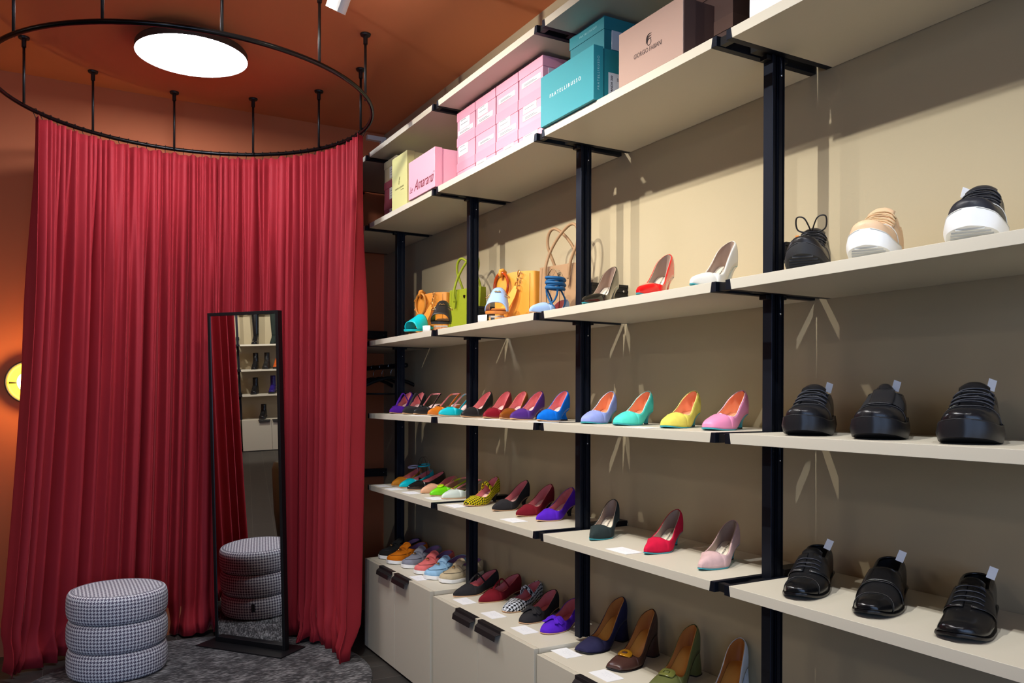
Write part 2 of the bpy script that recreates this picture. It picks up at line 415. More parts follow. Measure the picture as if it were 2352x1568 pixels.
for y, rz, l in ((4.50, .30, 'black hanger with chrome hook, closest of three to the back wall'), (4.36, .12, 'middle black hanger with chrome hook on the corner rail'), (4.22, -.05, 'black hanger with chrome hook, closest of three to the post')):
    hanger(y, rz, l)

# ------------------------------------------------------------------ curtain rail, curtain
RC = (.543, 3.809); RR = .772; RZ = 2.557
rail = empty('curtain_rail', (RC[0], RC[1], RZ), 0, 'round black curtain rail hung from the ceiling by slim rods', 'curtain rail')
g = G(); g.torus((0, 0, 0), RR, .0095, n=128, m=10); g.build('ring', mat('black gloss metal', (18, 17, 18), .22, metal=.4), rail, smooth=True)
for k in range(12):
    a = math.radians(-1+30*k); x, y = .757*math.cos(a), .757*math.sin(a)
    g = G(); g.tube([(x, y, .002), (x, y, ZC-RZ-.004)], .0058, 10); rod = g.build('rod', M_TRIM, rail, smooth=True)
    g = G(); h = ZC-RZ
    g.lathe([(.0095, h-.045), (.0095, h-.012), (.021, h-.009), (.023, h-.004), (.023, h)], (x, y, 0), 20); g.build('ceiling_rose', M_TRIM, rod, smooth=False)

def curtain():
    """one long gathered velvet curtain on the far half of the ring"""
    rnd = random.Random(11)
    a0, a1 = math.radians(143.6), math.radians(-2.6)       # left end ... right end at the top
    b0, b1 = math.radians(150.5), math.radians(-6.5)       # the same at the floor
    NS = 1500; NZ = 46
    def pleats(widths, seed):
        r = random.Random(seed); pl = []; x = 0
        while x < 1:
            w = r.choice(widths)*r.uniform(.85, 1.15); pl.append((x, w, r.uniform(.6, 1.3), r.uniform(-.6, .6), r.uniform(0, 6.28))); x += w
        out = []; jj = 0
        for q in range(NS+1):
            v = q/NS*x
            while jj < len(pl)-1 and v >= pl[jj+1][0]: jj += 1
            p = pl[jj]; out.append((.5-.5*math.cos(2*PI*(v-p[0])/p[1]), math.sin(2*PI*(v-p[0])/p[1]), p[1], p[2], p[3], p[4]))
        return out
    fine = pleats([.012, .016, .021, .027], 11); coarse = pleats([.024, .032, .042, .055], 4)
    low = [(rnd.uniform(5, 22), rnd.uniform(0, 6.28), rnd.uniform(.4, 1)) for _ in range(6)]
    V = []; F = []
    def rbot(s): return np.interp(s, [0, .12, .4, .75, 1], [.862, .83, .815, .712, .70])   # floor radius
    for q in range(NZ+1):
        t = q/NZ; t2 = t**1.5; fl = t**1.7
        wc = sstep((t-.02)/.35); wf = 1-.72*sstep((t-.05)/.5)
        for i in range(NS+1):
            s = i/NS
            c, sn, w, d, sk, ph = fine[i]; c2, sn2, w2, d2, sk2, ph2 = coarse[i]
            amp = (c**1.5)*.030*d*min(1, w/.018)*wf + (c2**1.8)*.062*d2*min(1.1, w2/.034)*wc
            slow = sum(k*math.sin(f*s*2*PI*.5+p+.8*t) for f, p, k in low)/3*.016*min(1, t*3)
            r = (RR-.012)*(1-t2)+rbot(s)*t2 - .024 - .012*wc + amp + slow*(.35+.65*t)
            ang = (a0+(a1-a0)*s)*(1-fl)+(b0+(b1-b0)*s)*fl
            ang += sk*.008*sn*wf + sk2*.016*sn2*wc + .003*math.sin(ph2+4*t)*t
            sag = .012*abs(math.sin(PI*s*24))
            ztop = 2.534-sag*.8
            zb = .012+.030*max(0, math.sin(s*41+1))*(.3+c2*.7)
            z = ztop*(1-t)+zb*t
            if t > .9:      # the cloth breaks on the floor
                e = (t-.9)/.1; r -= e*e*(.035*math.sin(s*57+2)+.02*c2); r += .016*math.sin(e*7+ph2)*e
                ang += .012*math.sin(s*70+e*4)*e
            V.append((r*math.cos(ang), r*math.sin(ang), z))
    n = NS+1
    for q in range(NZ):
        for i in range(NS): F.append((q*n+i, q*n+i+1, (q+1)*n+i+1, (q+1)*n+i))
    m = mat('red velvet', (166, 44, 52), .6, sheen=.28, vary=.10, vscale=3, spec=.2)
    o = link_mesh('curtain', V, F, m, smooth=True, mods=[('SOLIDIFY', dict(thickness=.0015, offset=1))])
    o.location = (RC[0], RC[1], 0)
    tag(o, 'floor-length gathered red velvet curtain hanging from the round rail', 'curtain')
    for k in range(44):
        s = (k+.5)/44; a = a0+(a1-a0)*s; x, y = RR*math.cos(a), RR*math.sin(a)
        h = G(); ca, sa = math.cos(a), math.sin(a)
        h.tube([(x-.012*ca, y-.012*sa, 2.557), (x-.006*ca, y-.006*sa, 2.5685), (x+.006*ca, y+.006*sa, 2.5685), (x+.012*ca, y+.012*sa, 2.557), (x+.005*ca, y+.005*sa, 2.545), (x-.003*ca, y-.003*sa, 2.528)], .0016, 6)
        h.build('hook', M_BLACKM, o, smooth=True)
curtain()

# ------------------------------------------------------------------ lamps
disc = empty('ceiling_lamp', (.543, 3.853, ZC), 0, 'large round white ceiling lamp glowing inside the curtain ring', 'lamp')
g = G(); g.lathe([(.0, -.060), (.230, -.060), (.234, -.078), (.234, -.050), (.230, -.044), (0, -.044)], n=64); g.build('housing', mat('dark lamp housing', (58, 48, 40), .5), disc, smooth=False)
g = G(); g.lathe([(.05, -.044), (.05, 0)], n=24); g.build('ceiling_mount', M_TRIM, disc)
g = G(); g.lathe([(0, -.0785), (.228, -.0785), (.228, -.061), (0, -.061)], n=64)
g.build('diffuser', mat('lamp diffuser', (238, 244, 255), .5, emit=30), disc)

sconce = empty('wall_sconce', (-.092, YB, 1.335), 0, 'round brass wall lamp with a glowing globe, half behind the curtain', 'lamp')
g = G(); g.lathe([(.03, 0), (.03, -.05), (0.001, -.05)], n=24, axis='y'); g.build('wall_mount', M_TRIM, sconce)
g = G(); g.lathe([(.0, -.050), (.05, -.052), (.080, -.060), (.096, -.074), (.0975, -.073), (.081, -.057), (.05, -.049), (0, -.047)], n=48, axis='y'); g.build('dish', mat('brass dish', (235, 190, 60), .35, metal=.7), sconce, smooth=True)
g = G(); g.torus((0, -.074, 0), .1, .006, Matrix.Rotation(PI/2, 3, 'X'), 48, 8); g.build('rim', M_TRIM, sconce, smooth=True)
g = G(); g.sphere((0, -.105, 0), .052, n=32, m=20); g.build('globe', mat('glowing globe', (255, 205, 120), .4, emit=14), sconce, smooth=True)
g = G(); g.tube([(-.085, -.085, -.004), (-.045, -.09, -.004)], .004, 8); g.build('arm', M_TRIM, sconce, smooth=True)
l = bpy.data.lights.new('sconce_light', 'POINT'); l.energy = 3.6; l.color = (1, .64, .22); l.shadow_soft_size = .05
o = bpy.data.objects.new('sconce_light', l); COL.objects.link(o); o.location = (-.092, YB-.20, 1.335)

def track_spot(x, y, z, tx, ty, tz, label):
    o = empty('track_spotlight', (x, y, ZC), 0, label, 'spotlight', 'white track spotlights')
    g = G(); g.tube([(0, 0, 0), (0, 0, z+.075-ZC)], .008, 10); g.lathe([(.03, -.012), (.03, 0)], n=24); g.build('stem', M_WHITEP, o, smooth=False)
    d = (Vector((tx, ty, tz))-Vector((x, y, z))).normalized(); rot = d.to_track_quat('Z', 'Y').to_matrix().to_4x4()
    g = G(); g.lathe([(.001, -.13), (.034, -.13), (.036, -.125), (.036, -.012), (.033, -.012), (.028, -.03), (.001, -.03)], n=28)
    h = g.build('lamp_head', M_WHITEP, o, smooth=False); h.matrix_local = Matrix.Translation((0, 0, z-ZC)) @ rot
    g = G(); g.lathe([(.001, -.029), (.027, -.029)], n=24); e = g.build('lens', mat('spot lens', (255, 244, 225), .3, emit=12), h)
lbl = ['closest to the shop front', 'above the derby shoes', 'above the rose pump', 'above the purple suede pump', 'above the loafers']
for i, s in enumerate(SPOTS[:5]):
    track_spot(s[0], s[1], s[2], 1.62, s[3], s[4], f'white cylinder spotlight on the ceiling, {lbl[i]}')
track_spot(*SPOTS[5][:3], .3, SPOTS[5][3], SPOTS[5][4], 'white cylinder spotlight cut by the upper picture edge beside the curtain ring')

# ------------------------------------------------------------------ rug, mirror, pouf
def rug():
    m = bpy.data.materials.new('grey melange rug'); m.use_nodes = True; nt = m.node_tree; b = nt.nodes['Principled BSDF']
    tc = nt.nodes.new('ShaderNodeTexCoord'); mp = nt.nodes.new('ShaderNodeMapping'); mp.inputs['Rotation'].default_value = (0, 0, .5); mp.inputs['Scale'].default_value = (40, 170, 40)
    nt.links.new(tc.outputs['Object'], mp.inputs[0])
    n1 = nt.nodes.new('ShaderNodeTexNoise'); n1.inputs['Scale'].default_value = 1; n1.inputs['Detail'].default_value = 3; nt.links.new(mp.outputs[0], n1.inputs['Vector'])
    n2 = nt.nodes.new('ShaderNodeTexNoise'); n2.inputs['Scale'].default_value = 9; n2.inputs['Detail'].default_value = 4; nt.links.new(tc.outputs['Object'], n2.inputs['Vector'])
    ad = nt.nodes.new('ShaderNodeMath'); ad.operation = 'MULTIPLY_ADD'; nt.links.new(n2.outputs['Fac'], ad.inputs[0]); ad.inputs[1].default_value = .55; nt.links.new(n1.outputs['Fac'], ad.inputs[2])
    rp = nt.nodes.new('ShaderNodeValToRGB'); r = rp.color_ramp; r.elements[0].position = .60; r.elements[0].color = (*lin((38, 37, 38)), 1); r.elements[1].position = .98; r.elements[1].color = (*lin((150, 149, 148)), 1)
    e = r.elements.new(.76); e.color = (*lin((66, 65, 66)), 1)
    nt.links.new(ad.outputs[0], rp.inputs[0]); nt.links.new(rp.outputs[0], b.inputs['Base Color']); b.inputs['Roughness'].default_value = .95
    bp = nt.nodes.new('ShaderNodeBump'); bp.inputs['Strength'].default_value = .8; bp.inputs['Distance'].default_value = .004; nt.links.new(n1.outputs['Fac'], bp.inputs['Height']); nt.links.new(bp.outputs[0], b.inputs['Normal'])
    g = G(); g.lathe([(.001, .0105), (.74, .0105), (.748, .007), (.75, .0005), (.001, .0005)], n=128); o = g.build('rug', m, smooth=False); o.location = (.562, 3.775, 0)
    tag(o, 'round dark grey mottled rug under the mirror and stool', 'rug')
rug()

MB = Vector((.8704, 4.2103, .012)); AL, PH = .676, .0372
mir = empty('standing_mirror', (MB.x, MB.y, .0105), AL+PI, 'tall narrow floor mirror in a black frame in front of the curtain', 'mirror')
# local frame: +x is the viewing side of the glass, y along the width
g = G(); g.box(-.10, .095, -.262, .262, 0, .006)
g.build('base_plate', M_BLACKM, mir, bevel=.001)
Rm = Matrix.Rotation(PH, 4, 'Y')
def mpart(name, m, parent, boxes, bevel=.001):
    g = G()
    for bx in boxes: g.box(*bx)
    o = g.build(name, m, parent, bevel=bevel); o.matrix_local = Matrix.Translation((0, 0, .006)) @ Rm; return o
wf, hf, tf = .2165, 1.672, .016
mpart('frame', M_BLACKM, mir, [(-.028, .004, -wf, -wf+tf, 0, hf), (-.028, .004, wf-tf, wf, 0, hf), (-.028, .004, -wf+tf, wf-tf, 0, tf*1.6), (-.028, .004, -wf+tf, wf-tf, hf-tf, hf)])
mpart('glass', mat('mirror glass', (236, 238, 238), .0, metal=1), mir, [(-.004, 0, -wf+tf-.003, wf-tf+.003, tf*1.4, hf-tf+.003)], 0)
mpart('back_panel', M_BLACKM, mir, [(-.026, -.0045, -wf+tf, wf-tf, tf, hf-tf)], 0)

M_HOUND = houndstooth('houndstooth wool', (96, 92, 112), (250, 252, 255), 8*88, 8*26)
def pouf():
    R, H = .2126, .378
    o = empty('pouf', (.268, 4.16, .0105), 0, 'round stool of three stacked houndstooth cushion tiers', 'stool')
    n = 120
    for k in range(3):
        z0, z1 = H/3*k+.001, H/3*(k+1)-.001; hh = z1-z0
        prof = []
        for t in np.linspace(-PI/2, PI/2, 17):
            r = R-.030+.030*math.copysign(abs(math.cos(t))**.6, 1); z = (z0+z1)/2+hh/2*math.copysign(abs(math.sin(t))**.7, math.sin(t)); prof.append((r, z))
        if k < 2: prof = [(.05, z0)]+prof+[(.05, z1)]
        else: prof = [(.05, z0)]+prof
        V = []; UV = []; F = []
        L = [0]
        for i in range(1, len(prof)): L.append(L[-1]+math.hypot(prof[i][0]-prof[i-1][0], prof[i][1]-prof[i-1][1]))
        for i, (r, z) in enumerate(prof):
            for a in range(n+1):
                th = 2*PI*a/n+.6
                V.append((r*math.cos(th), r*math.sin(th), z)); UV.append((a/n, (L[i]-.12)/.40+k*.07))
        for i in range(len(prof)-1):
            for a in range(n): F.append((i*(n+1)+a, i*(n+1)+a+1, (i+1)*(n+1)+a+1, (i+1)*(n+1)+a))
        c = link_mesh('cushion_tier', V, F, M_HOUND, o, smooth=True, uvs=UV)
    # flat domed top with straight running cloth
    V = []; UV = []; F = []; m = 24; RT = R-.030; zt = H-.001
    for i in range(m+1):
        r = RT*i/m
        for a in range(n):
            th = 2*PI*a/n; x, y = r*math.cos(th), r*math.sin(th)
            V.append((x, y, zt+.006*(1-(r/RT)**2))); UV.append((x/1.336, y/.40))
    for i in range(m):
        for a in range(n): F.append((i*n+a, i*n+(a+1) % n, (i+1)*n+(a+1) % n, (i+1)*n+a))
    link_mesh('top', V, F, M_HOUND, o, smooth=True, uvs=UV)
    g = G(); g.tube([(( RT+.004)*math.cos(a), (RT+.004)*math.sin(a), zt-.001) for a in np.linspace(0, 2*PI, 91)[:-1]], .0025, 8, closed=True); g.build('seam', mat('seam cord', (150, 150, 160), .9), o, smooth=True)
    a = math.radians(10); g = G(); g.box(-.009, .009, -.0015, .0015, -.022, .022)
    t = g.build('fabric_tag', mat('dark tag', (40, 32, 36), .8), o); t.location = ((R+.001)*math.cos(a), (R+.001)*math.sin(a), .075); t.rotation_euler = (0, 0, a+PI/2)
pouf()

# ------------------------------------------------------------------ shoes
def crv(pts):
    xs = np.array([p[0] for p in pts], float); ys = np.array([p[1] for p in pts], float)
    d = np.diff(ys)/np.diff(xs); m = np.zeros(len(xs)); m[1:-1] = np.where(d[:-1]*d[1:] > 0, (d[:-1]+d[1:])/2, 0); m[0] = d[0]; m[-1] = d[-1]
    def f(x):
        x = min(max(x, xs[0]), xs[-1]); i = min(int(np.searchsorted(xs, x, 'right'))-1, len(xs)-2); i = max(i, 0)
        h = xs[i+1]-xs[i]; t = (x-xs[i])/h
        return float((2*t**3-3*t*t+1)*ys[i]+(t**3-2*t*t+t)*h*m[i]+(-2*t**3+3*t*t)*ys[i+1]+(t**3-t*t)*h*m[i+1])
    return f
TOES = {  # half width (fraction of W) control points and tip radius
    'point': ([(0, .12), (.03, .22), (.08, .38), (.16, .62), (.26, .89), (.34, 1), (.45, .95), (.58, .78), (.72, .70), (.86, .68), (1, .66)], .006),
    'almond': ([(0, .35), (.04, .52), (.1, .72), (.18, .90), (.27, 1), (.36, 1), (.5, .90), (.62, .77), (.75, .71), (.87, .69), (1, .67)], .03),
    'round': ([(0, .62), (.05, .78), (.12, .92), (.22, 1), (.34, 1), (.5, .90), (.62, .83), (.75, .80), (.87, .80), (1, .80)], .07),
    'square': ([(0, .60), (.02, .66), (.08, .80), (.16, .93), (.26, 1), (.36, 1), (.5, .88), (.62, .76), (.75, .70), (.87, .69), (1, .67)], .014),
    'chisel': ([(0, .42), (.03, .52), (.08, .68), (.16, .86), (.26, .98), (.34, 1), (.5, .88), (.62, .80), (.75, .78), (.87, .78), (1, .78)], .02),
}
class Shoe:
    def __init__(s, L=.24, W=.039, toe='point', heel=.05, th=.003, spring=.004, t0=.30, hc=None, hs=None, bmax=.88, dt=.05, q=2.2, side=1, peak=0):
        s.L, s.W, s.heel, s.th, s.spring, s.t0, s.bmax, s.dt, s.q, s.side = L, W, heel, th, spring, t0, bmax, dt, q, side
        s.wf = crv(TOES[toe][0]); s.tr = TOES[toe][1]; s.toe = toe
        s.hc = crv(hc or [(0, .010), (.04, .019), (.12, .028), (.2, .034), (.3, .040), (.5, .055)])
        s.hs = crv(hs or [(.25, .036), (.36, .031), (.5, .033), (.65, .038), (.8, .046), (.93, .056), (1, .061)])
        s.hb = .88; s.peak = peak
    def w(s, t):
        w = s.W*s.wf(t)
        if t < s.tr: w *= math.sqrt(max(0, 1-((s.tr-t)/s.tr)**2))
        if t > s.hb: w *= math.sqrt(max(0, 1-((t-s.hb)/(1-s.hb))**2))
        return w
    def c(s, t): return s.side*(.007*(max(0, 1-t/.4))**2 - .002*math.sin(PI*t))
    def zs(s, t):
        return s.th + s.spring*max(0, 1-t/.22)**2 + s.heel*sstep((t-.36)/(.86-.36)) + (.10*s.heel*max(0, (t-.8)/.2) if s.heel > .02 else 0)
    def P(s, t, v, sg, h, b, off=0, dw=0):
        """v 0 = bottom edge .. 1 = top edge, sg = side sign"""
        w = max(0, s.w(t)+dw); b = min(b, w); a = v*PI/2
        x = t*s.L; hz = max(0, (t-.86)/.14)
        bul = .0028*math.sin(PI*min(1, v*1.25))*hz if h > .02 else 0
        x += bul*2.2 - .004*v*hz*(h > .03)
        y = b+(w-b)*math.cos(a)**.75 + .0012*math.sin(PI*v)*(1-hz)
        if w < 1e-6: y = 0
        return (x, s.c(t)+sg*y, s.zs(t)+h*math.sin(a)**.92)
    def S(s, t, u, off=0):
        """point on the closed vamp; u in [-1,1], 0 = ridge; pushed out by off"""
        def p(t, u): return Vector(s.P(t, 1-abs(u), 1 if u >= 0 else -1, s.hc(t), 0))
        q = p(t, u)
        if off:
            e = .02; a = p(min(t+e, 1), u)-p(max(t-e, 0), u); b = p(t, min(u+e, 1))-p(t, max(u-e, -1))
            n = b.cross(a)
            if n.length < 1e-12: n = Vector((0, 0, 1))
            n.normalize()
            if n.z < -.3 or (n.dot(Vector((0, 1 if u > 0 else -1, .6))) < 0): n = -n
            q = q+n*off
        return q
    def rows(s):
        R = []
        ta = s.tr if s.tr > .01 else .01
        ts = [ta*(1-math.cos(PI/2*k/6)) for k in range(7)] + list(np.linspace(ta, s.t0, 12)[1:])
        for t in ts: R.append((t, s.hc(t), 0.0))
        for k in range(1, 9):
            g = k/8; t = s.t0+s.dt*g**s.q; R.append((t, s.hc(s.t0)*(1-g)+s.hs(s.t0+s.dt)*g, s.bmax*s.w(t)*g))
        s.iopen = len(ts)-1
        tt = list(np.linspace(s.t0+s.dt, s.hb, 16)[1:]) + [s.hb+(1-s.hb)*math.sin(PI/2*k/8) for k in range(1, 9)]
        for t in tt: R.append((t, s.hs(t), s.bmax*s.w(t)*(1-s.peak*sstep((t-.72)/.26))))
        return R
    def shell(s, dw=0, dh=0, tmin=0, nv=8):
        """whole upper as one sheet: two sides welded along the ridge"""
        V = []; F = []; R = [r for r in s.rows() if r[0] >= tmin]; n = 2*(nv+1)
        for t, h, b in R:
            for sg in (-1, 1):
                for k in range(nv+1):
                    v = k/nv; p = s.P(t, v, sg, max(.001, h+dh), max(0, b+dw*(b > 0)), dw=dw); V.append((p[0]+1.9*dw*sstep((t-.6)/.3), p[1], p[2]))
        for i in range(len(R)-1):
            for a in (0, nv+1):
                for k in range(nv): F.append((i*n+a+k, i*n+a+k+1, (i+1)*n+a+k+1, (i+1)*n+a+k))
        return V, F
    def topline(s, dz=0):
        R = s.rows()[s.iopen:]
        l = [s.P(t, 1, -1, h+dz, b) for t, h, b in R]; r = [s.P(t, 1, 1, h+dz, b) for t, h, b in R]
        return [Vector(p) for p in l] + [Vector(p) for p in r[::-1][1:-1]]
    def outline(s, e=0, t1=1.0, n=34):
        ta = max(s.tr, .01)
        ts = [ta*(1-math.cos(PI/2*k/5)) for k in range(6)] + list(np.linspace(ta, min(s.hb, t1), n-14)[1:])
        if t1 > s.hb: ts += [s.hb+(1-s.hb)*math.sin(PI/2*k/8) for k in range(1, 9)]
        return ts
    def sole(s, parent, m, e=.001, th=None, name='sole', bulge=0, top=0, tfrom=0, lift=None):
        th = th or s.th; V = []; F = []; ts = [t for t in s.outline() if t >= tfrom]
        for t in ts:
            w = max(.0004, s.w(t)+e-(.0022*sstep((t-.34)/.12) if s.heel > .02 else 0)); x = t*s.L; c = s.c(t); zt = s.zs(t)+top; zb = (lift(t) if lift else s.zs(t)-th)
            if t <= ts[0]+1e-9 and tfrom == 0: x -= e
            if t >= .9999: x += e
            zm = (zt+zb)/2
            V += [(x, c-w*.99, zt), (x, c-w-bulge, zm), (x, c-w*.97, zb), (x, c+w*.97, zb), (x, c+w+bulge, zm), (x, c+w*.99, zt)]
        for i in range(len(ts)-1):
            for k in range(6): F.append((i*6+k, i*6+(k+1) % 6, (i+1)*6+(k+1) % 6, (i+1)*6+k))
        F += [tuple(range(6)), tuple(range((len(ts)-1)*6, len(ts)*6))]
        return link_mesh(name, V, F, m, parent, smooth=True, weld=True, mods=[('EDGE_SPLIT', dict(split_angle=.9))])
    def insole(s, parent, m, name='insole', t0=None, t1=1.0, dz=.002, e=-.003):
        t0 = (s.t0-.06) if t0 is None else t0
        ts = [t for t in list(np.linspace(t0, s.hb, 16))+[s.hb+(1-s.hb)*math.sin(PI/2*k/8) for k in range(1, 9)] if t <= t1+1e-6]
        V = []; F = []
        for t in ts:
            w = max(.0005, s.w(t)+e)
            for k in range(-3, 4): V.append((t*s.L+(e if t > .99 else 0), s.c(t)+w*k/3, s.zs(t)+dz+.0015*(k/3)**2))
        for i in range(len(ts)-1):
            for k in range(6): F.append((i*7+k, i*7+k+1, (i+1)*7+k+1, (i+1)*7+k))
        return link_mesh(name, V, F, m, parent, smooth=True)
    def heel_block(s, parent, m, kind='kitten', tip=None, ts=.80):
        """top outline under the heel seat, bottom outline on the ground"""
        n = 20; top = []
        tt = [ts]+[ts+(1-ts)*math.sin(PI/2*k/(n//2)) for k in range(1, n//2+1)]
        left = [(t*s.L, s.c(t)-s.w(t)*.97, s.zs(t)-s.th*.6) for t in tt]; right = [(t*s.L, s.c(t)+s.w(t)*.97, s.zs(t)-s.th*.6) for t in tt]
        top = left+right[::-1][1:]
        cx = {'kitten': .895, 'block': .895, 'spool': .90, 'low': .895, 'flare': .91, 'stiletto': .925}[kind]*s.L
        sx, sy = {'kitten': (.0065, .0065), 'block': (.020, .023), 'spool': (.012, .014), 'low': (.021, .027), 'flare': (.024, .027), 'stiletto': (.005, .005)}[kind]
        N = len(top); bot = []
        for i, p in enumerate(top):
            a = math.atan2((p[1]-s.c(.9))/(s.W*.74), (p[0]-.89*s.L)/(.09*s.L))
            ex = .55 if kind in ('block', 'flare', 'low') else 1
            ca, sa = math.cos(a), math.sin(a)
            bot.append((cx+sx*math.copysign(abs(ca)**ex, ca), s.c(.9)+sy*math.copysign(abs(sa)**ex, sa), 0))
        K = 10; V = []; F = []
        for k in range(K+1):
            u = k/K
            if kind in ('kitten', 'stiletto'): f = 1-(1-u)**(2.0 if kind == 'kitten' else 3.4)
            elif kind == 'spool': f = 1-(1-u)**2.2
            else: f = u
            narrow = 0
            if kind == 'spool': narrow = .42*math.sin(PI*min(1, u*1.0))**1.0*(u > .2)*(1-u)**.3
            mx = (cx, s.c(.9))
            for a, b in zip(top, bot):
                x = a[0]*(1-f)+b[0]*f; y = a[1]*(1-f)+b[1]*f; z = a[2]*(1-u)+b[2]*u
                x += (mx[0]-x)*narrow; y += (mx[1]-y)*narrow
                if kind in ('kitten', 'spool', 'stiletto'): x -= .010*math.sin(PI*u)*(1-u)
                V.append((x, y, z))
        for k in range(K):
            for i in range(N): F.append((k*N+i, k*N+(i+1) % N, (k+1)*N+(i+1) % N, (k+1)*N+i))
        F += [tuple(range(N)), tuple(range(K*N, (K+1)*N))]
        h = link_mesh('heel', V, F, m, parent, smooth=True, mods=[('EDGE_SPLIT', dict(split_angle=.8))])
        if tip:
            V2 = [(x+(x-cx)*.03, y, .004) for x, y, z in bot]+[(x+(x-cx)*.03, y, 0.0) for x, y, z in bot]
            V2 = [(cx+(x-cx)*1.04, s.c(.9)+(y-s.c(.9))*1.04, z) for x, y, z in V2]
            link_mesh('heel_tip', V2, [tuple(range(N)), tuple(range(N, 2*N))]+[(i, (i+1) % N, (i+1) % N+N, i+N) for i in range(N)], tip, h)
        return h
    def patch(s, name, m, parent, t0, t1, u0, u1, off=.0012, nt=10, nu=14, th=.001):
        V = []; F = []
        for i in range(nt+1):
            for k in range(nu+1):
                t = t0(k/nu)+(t1(k/nu)-t0(k/nu))*i/nt if callable(t0) else t0+(t1-t0)*i/nt
                V.append(s.S(t, u0+(u1-u0)*k/nu, off))
        for i in range(nt):
            for k in range(nu): F.append((i*(nu+1)+k, i*(nu+1)+k+1, (i+1)*(nu+1)+k+1, (i+1)*(nu+1)+k))
        return link_mesh(name, V, F, m, parent, smooth=True, mods=[('SOLIDIFY', dict(thickness=th, offset=0))])
def tube_part(name, m, parent, pts, r, n=8, closed=False, flat=1.0):
    g = G(); g.tube(pts, r, n, closed, flat); return g.build(name, m, parent, smooth=True)
def arc(p, q, top, n=12):
    """arch from p to q whose middle passes near top"""
    p, q, top = Vector(p), Vector(q), Vector(top); c = top*2-(p+q)/2; out = []
    for i in range(n+1):
        t = i/n; out.append(p*(1-t)**2+c*2*t*(1-t)+q*t*t)
    return out

